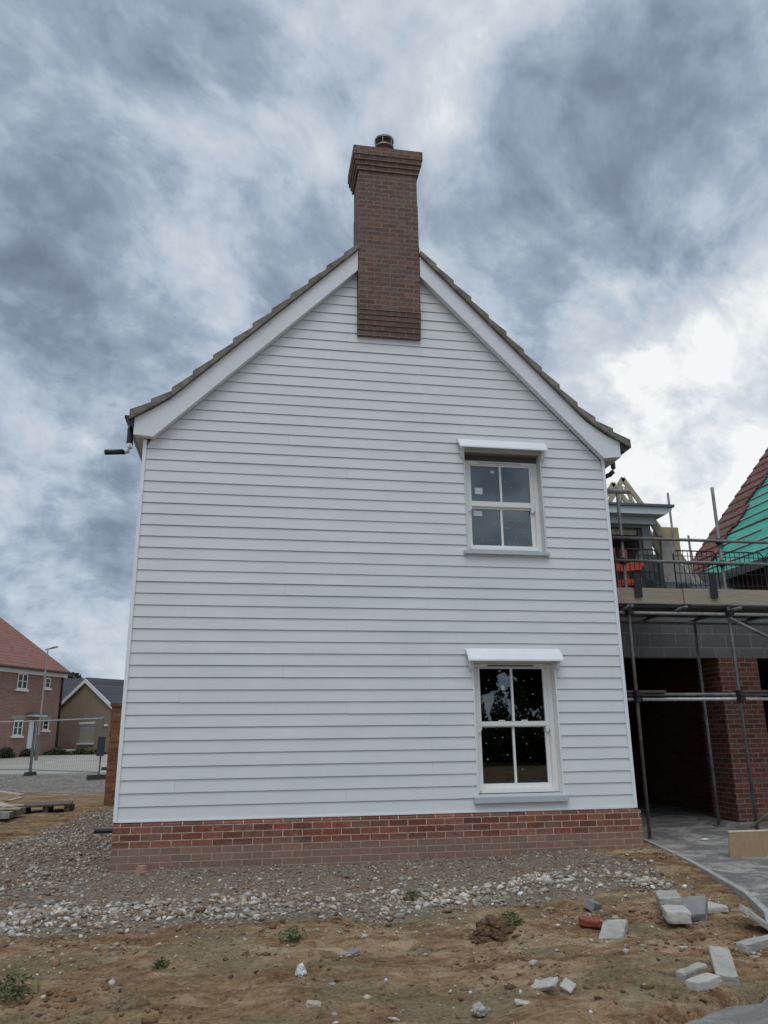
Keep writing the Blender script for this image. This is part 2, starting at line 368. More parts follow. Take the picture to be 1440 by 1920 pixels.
def zone(x,y):
    """gravel coverage 0..1, coarse-rubble coverage 0..1"""
    wob=(fbm(x*.9+3,y*.9+5,4)-.47)*1.1
    front=-2.95+wob*.9-.25*sstep(1.5,-1.5,x)+.35*sstep(2,5,x)
    gv=sstep(-.10,.12,y-front)*sstep(5.75,5.2,x+wob*.7)
    leftb=-2.9+.16*(y+2)+wob*.8
    lim=np.where(y<-.5, -9.0, np.interp(y,[-.5,2.2,4.5,7.5,9.5],[-3.6,-1.9,-1.75,-1.55,-1.2]))
    gv=gv*sstep(-.12,.12,x-lim-wob*.5)*sstep(9.6,9.0,y)
    gv=gv*(1-.35*sstep(.1,-.35,y)*sstep(-.55,-.2,y))
    patch=sstep(.36,.56,fbm(x*1.4+40,y*2.2+11,4))
    cr=sstep(-.05,.18,y-front)*sstep(1.25,.75,y-front)*sstep(5.6,4.9,x)
    cr=cr*(.40+.60*patch)
    return gv,cr
def gz(x,y):
    x=np.asarray(x,float); y=np.asarray(y,float)
    z=-.505+0*x
    z=z+.035*sstep(1.5,6.5,x)*sstep(2,-1,y)-.025*sstep(1.5,-1,x)
    near=sstep(16,7,np.hypot(x-2,y+2))
    gv,cr=zone(x,y)
    z=z+near*((fbm(x*.55,y*.55,3)-.45)*.10+(fbm(x*2.3+9,y*2.3,4)-.45)*.055*(1-.4*gv)+.035*cr)
    z=z+near*((fbm(x*10,y*10,3)-.45)*.034+(np.abs(fbm(x*4+3,y*6,4)-.47))*-.11*(1-gv)+.012*(1-gv))
    z=z-.05*sstep(.25,-.05,np.abs(y+.1))*sstep(-.3,.1,x)*sstep(6.6,6.2,x)*0
    # clod heap
    z=z+.07*np.exp(-((x-3.45)**2/.05+(y+3.72)**2/.03))
    z=z-.10*sstep(-.06,.04,asph(x,y))-.055*sstep(-.35,.0,asph(x,y))
    z=z-.12*sstep(.0,.08,x-kerb_x(y))*sstep(-.02,-.10,asph(x,y)) - .03*sstep(-.6,0.0,x-kerb_x(y))*sstep(0,-2,y)
    z=np.where(y>22,z+.5*sstep(26,44,y),z)
    z=z+.02*sstep(-20,-30,y)
    return z
def axis(lo,hi,fl,fh,st):
    a=list(np.arange(fl,fh+1e-6,st)); s=st; p=fh
    while p<hi: s*=1.35; p+=s; a.append(min(p,hi))
    s=st; p=fl; b=[]
    while p>lo: s*=1.35; p-=s; b.append(max(p,lo))
    return np.array(b[::-1]+a)
gx=axis(-600,600,-5.2,7.2,.032); gy=axis(-300,900,-6.4,9.6,.036)
X,Y=np.meshgrid(gx,gy); Z=gz(X,Y)
gv,cr=zone(X,Y)
nx_,ny_=len(gx),len(gy)
me=bpy.data.meshes.new('ground'); V=np.stack([X,Y,Z],-1).reshape(-1,3)
idx=np.arange(nx_*ny_).reshape(ny_,nx_)
F=np.stack([idx[:-1,:-1],idx[:-1,1:],idx[1:,1:],idx[1:,:-1]],-1).reshape(-1,4)
me.vertices.add(len(V)); me.vertices.foreach_set('co',V.ravel())
me.loops.add(F.size); me.loops.foreach_set('vertex_index',F.ravel())
me.polygons.add(len(F)); me.polygons.foreach_set('loop_start',np.arange(0,F.size,4)); me.polygons.foreach_set('loop_total',np.full(len(F),4))
me.polygons.foreach_set('use_smooth',np.ones(len(F),bool))
me.update(); me.validate()
at=me.attributes.new('gravel','FLOAT','POINT'); at.data.foreach_set('value',gv.ravel())
def ground_mat():
    m,g,b=newmat('earth_and_gravel'); pos=g.n('ShaderNodeNewGeometry').outputs['Position']
    a=g.n('ShaderNodeAttribute',attribute_name='gravel').outputs['Fac']
    x,y,z=g.sep(pos)
    n0=g.noise(g.vm('MULTIPLY',pos,(.8,1.7,1)),1.3,6,.7,.8); n1=g.noise(g.vm('MULTIPLY',pos,(1,1.8,1)),5.5,6,.72,.5); n2=g.noise(pos,45,4,.7)
    k=g.m('ADD',g.m('MULTIPLY',n0,.45),g.m('ADD',g.m('MULTIPLY',n1,.35),g.m('MULTIPLY',n2,.2)))
    earth=g.ramp(k,[(.38,(.075,.037,.018)),(.45,(.175,.098,.048)),(.51,(.28,.178,.095)),(.59,(.42,.31,.195))])
    moss=g.mr(g.noise(g.vm('ADD',pos,(9,4,0)),1.6,5,.65),.48,.62,0,.6)
    earth=g.mix(moss,earth,g.ramp(n2,[(.35,(.12,.10,.05)),(.65,(.25,.215,.13))]))
    vo=g.n('ShaderNodeTexVoronoi',feature='F1'); g.link(pos,vo.inputs['Vector']); vo.inputs['Scale'].default_value=42
    vc=g.sep(vo.outputs['Color'])
    grav=g.ramp(vc[0],[(0,(.14,.118,.092)),(.45,(.25,.22,.18)),(.85,(.36,.33,.28)),(1,(.56,.53,.47))])
    fine=g.ramp(n2,[(.35,(.15,.105,.067)),(.65,(.30,.225,.15))])
    grav=g.mix(g.mr(vo.outputs['Distance'],.30,.55,0,.8),grav,fine)
    grav=g.mix(g.mr(g.noise(pos,2.2,5,.65),.45,.66,0,.65),grav,g.mix(.5,earth,fine))
    am=g.mr(g.m('ADD',a,g.m('MULTIPLY',g.m('SUBTRACT',n1,.5),.7)),.3,.6,0,1)
    c=g.mix(am,earth,grav)
    # far yard: trodden grass and dust beyond the building plot
    fy=g.mr(y,20,60,0,1); c=g.mix(fy,c,g.ramp(k,[(.35,(.09,.10,.055)),(.6,(.17,.16,.10))]))
    g.link(c,b.inputs['Base Color']); b.inputs['Roughness'].default_value=1.0
    b.inputs['Specular IOR Level'].default_value=.2
    h=g.m('ADD',g.m('MULTIPLY',n1,1.0),g.m('MULTIPLY',n2,.55)); h=g.m('SUBTRACT',h,g.m('MULTIPLY',g.m('MULTIPLY',vo.outputs['Distance'],am),.5))
    bump(g,b,h,1.0,.045)
    return m
me.materials.append(ground_mat())
ground=bpy.data.objects.new('ground',me); COL.objects.link(ground); tag(ground,'bare brown building site earth and gravel',None,kind='structure')
ground.pop('label')
def sheet(name,poly,zf,mat,st=.25):
    """dense sheet cut to a polygon: simple fan grid following zf"""
    b=MB(); n=len(poly)
    b.add([(p[0],p[1],zf(p[0],p[1])) for p in poly],[tuple(range(n))])
    o=b.build(name,mat,origin=(0,0,0)); o['kind']='structure'; return o
def dusty(name,base,dust,sc=2,fine=90,amt=.7,bs=.3,vor=None):
    m,g,b=newmat(name); pos=g.n('ShaderNodeNewGeometry').outputs['Position']
    a=g.noise(pos,sc,7,.72,.9); f=g.noise(pos,fine,4,.7)
    c=g.mix(g.mr(a,.42,.68,0,amt),(*base,1),(*dust,1))
    c=g.mix(1.0,c,g.ramp(f,[(.3,(.62,.62,.62)),(.7,(1.35,1.35,1.35))]),'MULTIPLY')
    h=f
    if vor:
        vo=g.n('ShaderNodeTexVoronoi'); g.link(pos,vo.inputs['Vector']); vo.inputs['Scale'].default_value=vor
        c=g.mix(1.0,c,g.ramp(g.sep(vo.outputs['Color'])[0],[(0,(.55,.55,.55)),(.8,(1.3,1.3,1.3)),(1,(2.2,2.2,2.2))]),'MULTIPLY')
        h=g.m('ADD',f,g.m('MULTIPLY',vo.outputs['Distance'],-1))
    g.link(c,b.inputs['Base Color']); b.inputs['Roughness'].default_value=.95; b.inputs['Specular IOR Level'].default_value=.15; bump(g,b,h,bs,.01); return m
M['paving']=dusty('paving_dusty',(.15,.145,.14),(.42,.39,.34),2.2,60,.9,.5)
M['asphalt']=dusty('asphalt_dusty',(.18,.175,.165),(.31,.30,.275),3,150,.7,.5)
M['hardcore']=dusty('crushed_stone',(.15,.135,.115),(.27,.245,.21),1.2,24,.6,.8,vor=20)
M['road']=dusty('pale_road',(.32,.30,.265),(.44,.41,.35),.6,20,.7)
rt=[(p[0]+.02,p[1]) for p in KERB]
poly=rt[::-1]; poly=[(q[0],q[1]) for q in KERB][::-1]
poly=[(15,-4.6),(15,12),(6.35,12),(6.35,.70)]+[(q[0]+.02,q[1]) for q in KERB]
poly=poly[::-1]
sheet('forecourt_paving',[(4.95+.03,-4.40),(15,-3.4),(15,12),(6.40,12),(6.40,.70)]+[(q[0]+.03,q[1]) for q in KERB[:-1]],lambda x,y:-.470+.006*min(max(y,0),8)-.02*(1 if y<-3 else 0),M['paving'])
ax=[1.6,2.6,3.3,3.62,4.05,4.48,5.2,6.5,9,14]; ay=[-6.9,-6.1,-5.56,-5.40,-5.18,-5.0,-4.7,-4.3,-3.9,-3.5]
edge=[]
for i in range(60):
    t=1.6+(14-1.6)*i/59; edge.append((t,float(np.interp(t,ax,ay))+.05*math.sin(t*7)+.035*math.sin(t*17+1)))
sheet('asphalt_road',[(-4,-16),(14,-16)]+edge[::-1]+[(-4,-9.5)],lambda x,y:-.585,M['asphalt'])
def far(x,y): return float(gz(x,y))+.03
gnd0=lambda x,y: float(gz(x,y))
yd=[(-26+.4*i,12.4+.5*math.sin(i*.9)+.35*math.sin(i*2.3+1)+rng.uniform(-.25,.25)) for i in range(66)]
sheet('stone_yard',yd+[(0,25.8),(-26,25.8)],lambda x,y:(gnd0(x,y)-.02 if y<15 else -.44),M['hardcore'])
b=MB(); 
for (y0,y1) in ((26,30),(30,34),(34,38),(38,42)):
    xs=[-60+4*i for i in range(16)]
    for i in range(15):
        pts=[(xs[i],y0),(xs[i+1],y0),(xs[i+1],y1),(xs[i],y1)]; b.add([(p[0],p[1],far(*p)+.02) for p in pts],[(0,1,2,3)])
o=b.build('access_road',M['road'],origin=(0,0,0)); o['kind']='structure'
# kerb edging round the forecourt
kb=empty('concrete_edging',(5.9,-1.9,-.6),'thin grey concrete edging curving from house corner along the dusty paving','edging')
for i in range(len(KERB)-1):
    p,q=KERB[i],KERB[i+1]
    zt=-.445-.035*(i/(len(KERB)-1)); zt2=-.445-.035*((i+1)/(len(KERB)-1))
    d=Vector((q[0]-p[0],q[1]-p[1],0)); nrm=Vector((-d.y,d.x,0)).normalized()*.028
    e=d.normalized()*.004
    a=Vector((*p,0))+e; c=Vector((*q,0))-e
    bb=MB(); bb.hexa([a-nrm+Vector((0,0,-.68)),c-nrm+Vector((0,0,-.68)),c+nrm+Vector((0,0,-.68)),a+nrm+Vector((0,0,-.68)),
        a-nrm+Vector((0,0,zt)),c-nrm+Vector((0,0,zt2)),c+nrm+Vector((0,0,zt2)),a+nrm+Vector((0,0,zt))])
    # winding: make consistent
    bb.build('edging_stone',M['kerbconc'],kb,bevel=.008)
# ------------------------------------------------------------------ loose stones
ico_v=[];t=(1+5**.5)/2
for a,b_ in ((-1,t),(1,t),(-1,-t),(1,-t)): ico_v.append((a,b_,0))
for a,b_ in ((-1,t),(1,t),(-1,-t),(1,-t)): ico_v.append((0,a,b_))
for a,b_ in ((-1,t),(1,t),(-1,-t),(1,-t)): ico_v.append((b_,0,a))
ico_v=np.array(ico_v)/math.sqrt(1+t*t)
ico_f=np.array([(0,11,5),(0,5,1),(0,1,7),(0,7,10),(0,10,11),(1,5,9),(5,11,4),(11,10,2),(10,7,6),(7,1,8),(3,9,4),(3,4,2),(3,2,6),(3,6,8),(3,8,9),(4,9,5),(2,4,11),(6,2,10),(8,6,7),(9,8,1)])
ico_v=np.array([(-1,t,0),(1,t,0),(-1,-t,0),(1,-t,0),(0,-1,t),(0,1,t),(0,-1,-t),(0,1,-t),(t,0,-1),(t,0,1),(-t,0,-1),(-t,0,1)])/math.sqrt(1+t*t)
def stones(name,xs,ys,size,cols,mat,label,flat=.62,sink=.25):
    n=len(xs)
    V=np.repeat(ico_v[None],n,0)*(1+(rng.random((n,12,1))-.5)*1.0)
    sc=np.stack([rng.uniform(.7,1.5,n),rng.uniform(.5,1.05,n),rng.uniform(.4,.95,n)*flat*1.3],-1)*size[:,None]/2
    V=V*sc[:,None,:]
    # tilt + turn
    th=rng.uniform(0,2*math.pi,n); ti=rng.normal(0,.35,n)
    c,s=np.cos(ti)[:,None],np.sin(ti)[:,None]
    y,z=V[:,:,1]*c-V[:,:,2]*s,V[:,:,1]*s+V[:,:,2]*c; V[:,:,1]=y;V[:,:,2]=z
    c,s=np.cos(th)[:,None],np.sin(th)[:,None]
    x,y=V[:,:,0]*c-V[:,:,1]*s,V[:,:,0]*s+V[:,:,1]*c; V[:,:,0]=x;V[:,:,1]=y
    zb=gz(xs,ys)
    V[:,:,0]+=xs[:,None];V[:,:,1]+=ys[:,None];V[:,:,2]+=(zb+sc[:,2]*(1-2*sink))[:,None]
    F=(ico_f[None]+np.arange(n)[:,None,None]*12).reshape(-1,3)
    me=bpy.data.meshes.new(name); V=V.reshape(-1,3)
    me.vertices.add(len(V)); me.vertices.foreach_set('co',V.ravel())
    me.loops.add(F.size); me.loops.foreach_set('vertex_index',F.ravel())
    me.polygons.add(len(F)); me.polygons.foreach_set('loop_start',np.arange(0,F.size,3)); me.polygons.foreach_set('loop_total',np.full(len(F),3))
    me.update()
    at=me.attributes.new('stone_col','FLOAT_COLOR','POINT')
    C=np.ones((n,12,4)); C[:,:,:3]=cols[:,None,:]; at.data.foreach_set('color',C.ravel())
    me.materials.append(mat)
    o=bpy.data.objects.new(name,me); COL.objects.link(o); tag(o,label,'stones',kind='stuff'); return o
def stone_mat():
    m,g,b=newmat('stone'); a=g.n('ShaderNodeAttribute',attribute_name='stone_col').outputs['Color']
    pos=g.n('ShaderNodeNewGeometry').outputs['Position']
    c=g.mix(1.0,a,g.ramp(g.noise(pos,60,4,.7),[(.3,(.7,.69,.67)),(.7,(1.2,1.2,1.2))]),'MULTIPLY')
    g.link(c,b.inputs['Base Color']); b.inputs['Roughness'].default_value=.9; bump(g,b,g.noise(pos,120,3,.6),.4,.004); return m
SM=stone_mat()
def scols(n,dirty=.35,white=.06,gain=1.0):
    base=np.array([1.10,1.04,.95])*np.array([[.30,.285,.25],[.38,.365,.335],[.24,.215,.18],[.33,.305,.26],[.43,.415,.385],[.28,.205,.145],[.35,.345,.335]])
    c=base[rng.integers(0,len(base),n)]*rng.uniform(.6,1.3,(n,1))
    wmask=rng.random(n)<white; c[wmask]=rng.uniform(.42,.66,(wmask.sum(),1))*np.array([[1,.98,.93]])
    d=rng.random(n)<dirty; c[d]=c[d]*.45+np.array([.15,.105,.065])*.55
    return c*gain
def free(x,y):
    return ~((x>-.02)&(x<6.32)&(y>-.06))&(x<kerb_x(y)-.06)&(asph(x,y)<-.03)
def scatter(N,x0,x1,y0,y1,pf):
    x=rng.uniform(x0,x1,N);y=rng.uniform(y0,y1,N); k=(rng.random(N)<pf(x,y))&free(x,y); return x[k],y[k]
x,y=scatter(38000,-3.6,5.8,-3.9,-.9,lambda x,y:zone(x,y)[1]*.70*(.45+.55*sstep(.40,.54,fbm(x*2.1+5,y*2.6+45,4))))
stones('coarse_rubble',x,y,np.clip(rng.lognormal(math.log(.038),.42,len(x)),.014,.085),scols(len(x),.22,.08,1.15),SM,'band of broken grey rubble stones across the front of the gravel strip')
x,y=scatter(85000,-5.0,5.9,-3.6,9.4,lambda x,y:zone(x,y)[0]*np.where(x<.2,.72,.55)*(.35+.65*sstep(.40,.55,fbm(x*1.7+15,y*2.4+25,4))))
stones('fine_gravel',x,y,np.where(x<0,np.clip(rng.lognormal(math.log(.034),.35,len(x)),.015,.08),np.clip(rng.lognormal(math.log(.021),.4,len(x)),.010,.05)),scols(len(x),.36,.07,1.0),SM,'small crushed gravel around the foot of the white house')
x,y=scatter(42000,-5.2,6.5,-6.3,9.0,lambda x,y:(1-zone(x,y)[0])*(.05+.35*sstep(.46,.60,fbm(x*.8+70,y*.8+3,3))+.55*sstep(-4.3,-2.9,y+(fbm(x*1.1,y*1.1+60,3)-.47)*1.6)*sstep(5.7,4.6,x)*(y<0)))
stones('loose_pebbles',x,y,np.clip(rng.lognormal(math.log(.018),.5,len(x)),.008,.06),scols(len(x),.40,.13,1.0),SM,'scattered pale pebbles and chips lying on the brown earth',sink=.35)
# earth crumbs
x,y=scatter(42000,-5.2,6.3,-6.4,3.0,lambda x,y:(1-.8*zone(x,y)[0])*(.15+.85*sstep(.45,.6,fbm(x*1.3+20,y*1.3+33,4))))
n=len(x); cc=np.array([[.17,.10,.054]])*rng.uniform(.45,1.45,(n,1))
stones('earth_crumbs',x,y,np.clip(rng.lognormal(math.log(.017),.6,n),.006,.075),cc,SM,'crumbled lumps of brown soil scattered over the bare ground',sink=.4)
#==CHUNK2==
# ================================================================== the white house
H=empty('weatherboard_house',(3.13,0,-.5),'tall white weatherboarded house with steep gable and brick chimney on a brick plinth','house')
Gg=.1434; XL,XR=0.0,6.246
def zl(x): return 4.455+1.02*x
def zr(x): return 4.51+1.05*(XR-x)
RX,RZ=3.195,7.714
HOLES=[(4.215,5.305,.14,1.90),(4.215,5.305,3.215,4.79),(2.745,3.645,6.262,9)]
def face_y(k,z):   # front of board k at height z
    t=(z-k*Gg)/Gg; return -.026+.012*t
b=MB(); JO=[[3.655],[2.608],[.63],[3.66],[1.83],[3.655],[5.76]]
def board(k,x0,x1,z0,z1,sl=True):
    # trapezoid clipped by the verge lines (run up under the barge board)
    def lim(z):
        a,c=x0,x1
        if z>4.40:
            a=max(a,(z-4.40-.10)/1.02); c=min(c,XR-(z-4.40-.14)/1.05)
        return a,c
    a0,c0=lim(z0); a1,c1=lim(z1)
    if c1<=a1 and c0<=a0: return
    if c1<a1: a1=c1=(a1+c1)/2
    if c0-a0<.01: return
    y0,y1=face_y(k,z0),face_y(k,z1)
    y0+=rng.uniform(-.0015,.0015); z0+=rng.uniform(-.0014,.0014)
    b.add([(a0,y0,z0),(c0,y0,z0),(c0,.0,z0),(a0,.0,z0),(a1,y1,z1),(c1,y1,z1),(c1,.0,z1),(a1,.0,z1)],
          [(3,2,1,0),(4,5,6,7),(0,1,5,4),(1,2,6,5),(2,3,7,6),(3,0,4,7)])
k=0
while k*Gg<RZ:
    za,zb=k*Gg+.0045,(k+1)*Gg
    xs=[XL+.028,XR-.028]+[j for j in JO[k%7]]
    hs=[h for h in HOLES if h[2]<zb and h[3]>za]
    for h in hs: xs+=[h[0],h[1]]
    xs=sorted(xs)
    for i in range(len(xs)-1):
        x0,x1=xs[i],xs[i+1]
        if x1-x0<.01: continue
        g0=.0007 if xs[i] in JO[k%7] else 0; g1=.0007 if xs[i+1] in JO[k%7] else 0
        inh=[h for h in hs if h[0]-1e-6<=x0 and x1<=h[1]+1e-6]
        if inh:
            h=inh[0]
            if h[2]>za+.01: board(k,x0,x1,za,h[2])
            if h[3]<zb-.01: board(k,x0,x1,h[3],zb)
        else: board(k,x0+g0,x1-g1,za,zb)
    k+=1
b.build('cladding',M['clad'],H)
# structural shell with the two openings
b=MB(); T=.26
for (x0,x1) in ((0.002,4.22),(5.30,XR-.002)): b.box(x0,x1,.001,T,-.5,4.62)
for (z0,z1) in ((-.5,.15),(1.80,3.225),):b.box(4.22,5.30,.001,T,z0,z1)
b.prism([(0.002,4.62),(XR-.002,4.62),(RX,7.72)],'y',.001,T)
b.build('front_wall',M['plaster'],H)
b=MB(); b.box(0.004,.28,T,9.2,-.6,4.8); b.box(XR-.28,XR-.004,T,9.2,-.6,4.8); b.box(.28,XR-.28,8.94,9.198,-.6,4.8)
b.prism([(0.004,4.8),(XR-.004,4.8),(RX,7.85)],'y',8.94,9.198)
b.build('side_wall',M['pierbrick'],H)
b=MB(); b.box(.28,XR-.28,T,8.94,-.1,.0); b.box(.28,XR-.28,T,8.94,2.42,2.66); b.box(.28,XR-.28,T,8.94,4.74,4.80); b.box(.28,XR-.28,4.2,4.3,0,4.74)
b.build('floor_slab',M['plaster'],H)
# trims
b=MB(); b.prism([(XL-.014,-.042),(XL+.030,-.042),(XL+.030,-.002),(XL-.014,-.002)],'z',-.012,4.56); b.build('corner_trim',M['trim'],H,bevel=.004)
b=MB(); b.prism([(XR-.030,-.042),(XR+.014,-.042),(XR+.014,-.002),(XR-.030,-.002)],'z',-.012,4.60); b.build('corner_trim',M['trim'],H,bevel=.004)
b=MB(); b.box(XL+.031,XR-.031,-.036,-.001,-.014,.0035); b.build('drip_trim',M['trim'],H)
# plinth
b=MB(); yp=-.052
b.box(-.006,6.292,yp,.24,-.75,-.042)
b.hexa([(-.006,yp,-.0419),(6.292,yp,-.0419),(6.292,.24,-.0419),(-.006,.24,-.0419),(-.006,-.016,-.0155),(6.255,-.016,-.0155),(6.255,.24,-.0155),(-.006,.24,-.0155)])
b.build('plinth',M['plinth'],H)
# barge boards
LL=[(-.13,4.586),(.113,4.565),(2.744,zl(2.744)),(2.744,4.80+1.01*2.744),(.294,5.10),(.05,4.925),(-.13,4.815)]
RRb=[(3.649,zr(3.649)),(6.215,4.585),(6.47,4.612),(6.475,4.835),(6.30,4.915),(6.0,5.118),(3.649,4.86+1.055*(XR-3.649)-.035)]
b=MB(); b.prism(LL,'y',-.135,-.034); b.build('barge_board',M['white'],H,bevel=.004)
b=MB(); b.prism(RRb,'y',-.135,-.034); b.build('barge_board',M['white'],H,bevel=.004)
# boxed eaves (fascia + soffit)
b=MB(); b.box(-.128,-.002,-.034,9.3,4.588,4.80); b.build('eaves_box',M['white'],H)
b=MB(); b.box(XR+.002,6.468,-.034,9.3,4.612,4.82); b.build('eaves_box',M['white'],H)
# roof tiles, course by course
for side in (0,1):
    b=MB()
    if side==0:
        up=lambda x:(4.80+1.01*x if x>.294 else 5.10-.69*(.294-x)); x=-.175; sgn=1
    else:
        up=lambda x:(4.86-.045*(6.246-x)/3+1.055*(6.246-x) if x<6.0 else 5.118-.62*(x-6.0)); x=6.60; sgn=-1
    i=0
    while (x<RX-.01) if side==0 else (x>RX+.01):
        x2=x+sgn*.248
        if side==0: x2=min(x2,RX)
        else: x2=max(x2,RX)
        xe=x-sgn*.012
        z1,z2=up(x),up(x2); jit=rng.uniform(-.008,.008)
        p=[(xe,z1-.004),(x2,z2+.004),(x2,z2+.075),(xe,z1+.118+jit)]
        if side==1: p=p[::-1]
        if min(x,x2)<3.65 and max(x,x2)>2.745:
            # the stack interrupts the front of the roof
            b.prism(p,'y',.42,9.35)
            if side==0 and x<2.745: b.prism([(xe,up(xe)-.004),(2.742,up(2.742)+.004),(2.742,up(2.742)+.08),(xe,up(xe)+.118)],'y',-.185,.42)
            if side==1 and x>3.65: b.prism([(3.653,up(3.653)+.004),(xe,up(xe)-.004),(xe,up(xe)+.118),(3.653,up(3.653)+.08)],'y',-.185,.42)
        else: b.prism(p,'y',-.185-abs(jit),9.35)
        x=x2; i+=1
    b.build('roof_slope',M['roofedge'],H)
b=MB(); b.tube([(RX,.43,8.08),(RX,9.36,8.08)],.12,12); b.build('ridge_tiles',M['roofedge'],H)
# gutters
def gutter(xa,s):
    prof=[(xa,4.835),(xa,4.70),(xa+s*.05,4.685),(xa+s*.075,4.73),(xa+s*.085,4.775),(xa+s*.118,4.80),(xa+s*.118,4.835)]
    if s>0: pass
    else: prof=prof[::-1]
    bb=MB(); bb.prism(prof,'y',-.15,9.3); return bb.build('gutter',M['black'],H)
gL=gutter(-.131,-1)
gR=gutter(6.477,1)
b=MB(); b.tube([(-.19,.02,4.72),(-.185,.0,4.50)],.040,14); b.build('gutter_outlet',M['black'],gL)
b=MB(); b.tube([(-.185,0,4.505),(-.183,-.005,4.45),(-.20,-.02,4.405),(-.245,-.05,4.375)],.037,14); b.build('pipe_elbow',M['trim'],gL,smooth=True)
b=MB(); b.tube([(-.235,-.045,4.377),(-.44,-.17,4.315)],.034,14); b.build('pipe_stub',M['black'],gL,smooth=True)
b=MB(); b.tube([(6.56,.30,4.74),(6.56,.30,4.60),(6.545,.30,4.545),(6.50,.30,4.50),(6.42,.31,4.465),(6.34,.34,4.44),(6.31,.35,4.40),(6.31,.35,4.30),(6.31,.35,-.45)],.034,12); b.build('downpipe',M['black'],H,smooth=True)
# chimney
ch=MB(); X0,X1=2.752,3.640; YB=.41
for i in range(5):
    y=-.078-.012*i; ch.box(X0-.006,X1+.006,y,.2,6.262+.075*i+(.006 if i else 0),6.262+.075*(i+1))
ch.box(X0,X1,-.138,YB,6.637,8.415)
ch.box(X0+.006,X1-.006,-.128,YB-.01,8.415,8.96)
for i,(o_,z0,z1) in enumerate(((.022,8.96,9.035),(.044,9.039,9.11),(.066,9.114,9.19),(.080,9.193,9.335))):
    ch.box(X0-o_,X1+o_,-.128-o_,YB+o_,z0,z1)
CH=ch.build('chimney',M['chimbrick'],H)
b=MB(); b.hexa([(2.70,-.18,9.336),(3.69,-.18,9.336),(3.69,.46,9.336),(2.70,.46,9.336),(2.95,.0,9.40),(3.45,.0,9.40),(3.45,.27,9.40),(2.95,.27,9.40)]); b.build('mortar_cap',M['mortarcap'],CH)
b=MB(); b.lathe((3.195,.13,9.38),[(.115,0),(.125,.05),(.115,.06),(.105,.20),(.125,.215),(.125,.25),(.09,.25)],24); b.build('chimney_pot',M['terracotta'],CH,smooth=False)
b=MB(); b.lathe((3.195,.13,9.60),[(.150,0),(.150,.025),(.140,.025)],24)
for j in range(6):
    a=j*math.pi/3+.2; b.tube([(3.195+.145*math.cos(a),.13+.145*math.sin(a),9.60),(3.195+.14*math.cos(a),.13+.14*math.sin(a),9.74)],.009,6)
b.lathe((3.195,.13,9.735),[(.150,0),(.150,.03),(.10,.055),(.03,.065)],24); b.build('metal_cowl',M['cowl'],CH)
# lead flashing where the roof meets the stack
b=MB(); b.bar((2.742,-.10,7.66),(2.742,.45,7.70),.012,.10); b.build('lead_flashing',M['leadgrey'],H)
b=MB(); b.bar((3.651,-.10,7.69),(3.651,.45,7.74),.012,.10); b.build('lead_flashing',M['leadgrey'],H)
# windows
def window(zb,zt,gl,gu,mull,up):
    """zb..zt frame, gl lower glass z range, gu upper glass z range"""
    x0,x1=4.222,5.298; f=MB(); yf=.085; d=.10
    mt=M['upvc']
    f.box(x0,x0+.062,yf,yf+d,zb,zt); f.box(x1-.062,x1,yf,yf+d,zb,zt)
    f.box(x0+.062,x1-.062,yf,yf+d,zt-.050,zt); f.box(x0+.062,x1-.062,yf-.03,yf+d,zb,zb+.045)
    W=f.build('window',mt,H,bevel=.004)
    a,c=x0+.0625,x1-.0625; midz=(gl[1]+gu[0])/2
    def sash(nm,y,zA,zB,g0,g1,rail_t,rail_b):
        s=MB(); sw=.052
        s.box(a,a+sw,y,y+.045,zA,zB); s.box(c-sw,c,y,y+.045,zA,zB)
        s.box(a+sw,c-sw,y,y+.045,zA,g0); s.box(a+sw,c-sw,y,y+.045,g1,zB)
        mx=(a+c)/2+mull; s.box(mx-.014,mx+.014,y-.004,y+.03,g0,g1)
        S=s.build(nm,mt,W,bevel=.003)
        for (u0,u1) in ((a+sw,mx-.014),(mx+.014,c-sw)):
            p=MB(); p.box(u0+.001,u1-.001,y+.018,y+.024,g0+.001,g1-.001); p.build('pane',M['glass'],W)
        return S,mx
    _,mx=sash('upper_sash',yf+.012,midz-.022,zt-.052,gu[0],gu[1],.03,.03)
    _,mx=sash('lower_sash',yf+.052,zb+.046,midz+.018,gl[0],gl[1],.03,.03)
    # horns under the upper sash
    for xx in (a+.002,c-.052):
        h=MB(); h.prism([(xx,midz-.0225),(xx,midz-.085),(xx+.02,midz-.10),(xx+.05,midz-.06),(xx+.05,midz-.0225)][::-1],'y',yf+.014,yf+.05)
        h.build('sash_horn',mt,W)
    v=MB(); v.box(4.44,5.06,yf-.006,yf-.0005,zt-.036,zt-.020); v.build('trickle_vent',M['dslot'] if not up else M['sillgrey'],W)
    for u in ((4.56,4.86) if not up else (4.80,)):
        lt=MB(); lt.tube([(u,yf+.03,midz+.018),(u+.01,yf+.02,midz+.045),(u+.08,yf+.02,midz+.045),(u+.09,yf+.03,midz+.018)],.008,6)
        lt.build('sash_lift',mt if not up else M['dslot'],W)
    return W,yf,a,c,mx
W1,yf,wa,wc,mx=window(.195,1.765,(.300,.975),(1.045,1.70),0.0,False)
W2,_,_,_,_=window(3.262,4.535,(3.345,3.855),(3.955,4.465),0.0,True)
rnd=random.Random(3)
def marks(Wn,pts,y):
    for (x,z,r) in pts:
        r*=.85
        b=MB(); b.prism([(x+r*math.cos(j*math.pi/3),z+r*math.sin(j*math.pi/3)) for j in range(6)],'y',y-.0025,y-.0008)
        b.build('dried_spot',M['mark'],Wn)
def labels(Wn,rects,y):
    for (x0,x1,z0,z1) in rects:
        b=MB(); b.box(x0,x1,y-.003,y-.0008,z0,z1); b.build('paper_label',M['label'],Wn)
yu,yl=yf+.012+.018,yf+.052+.018
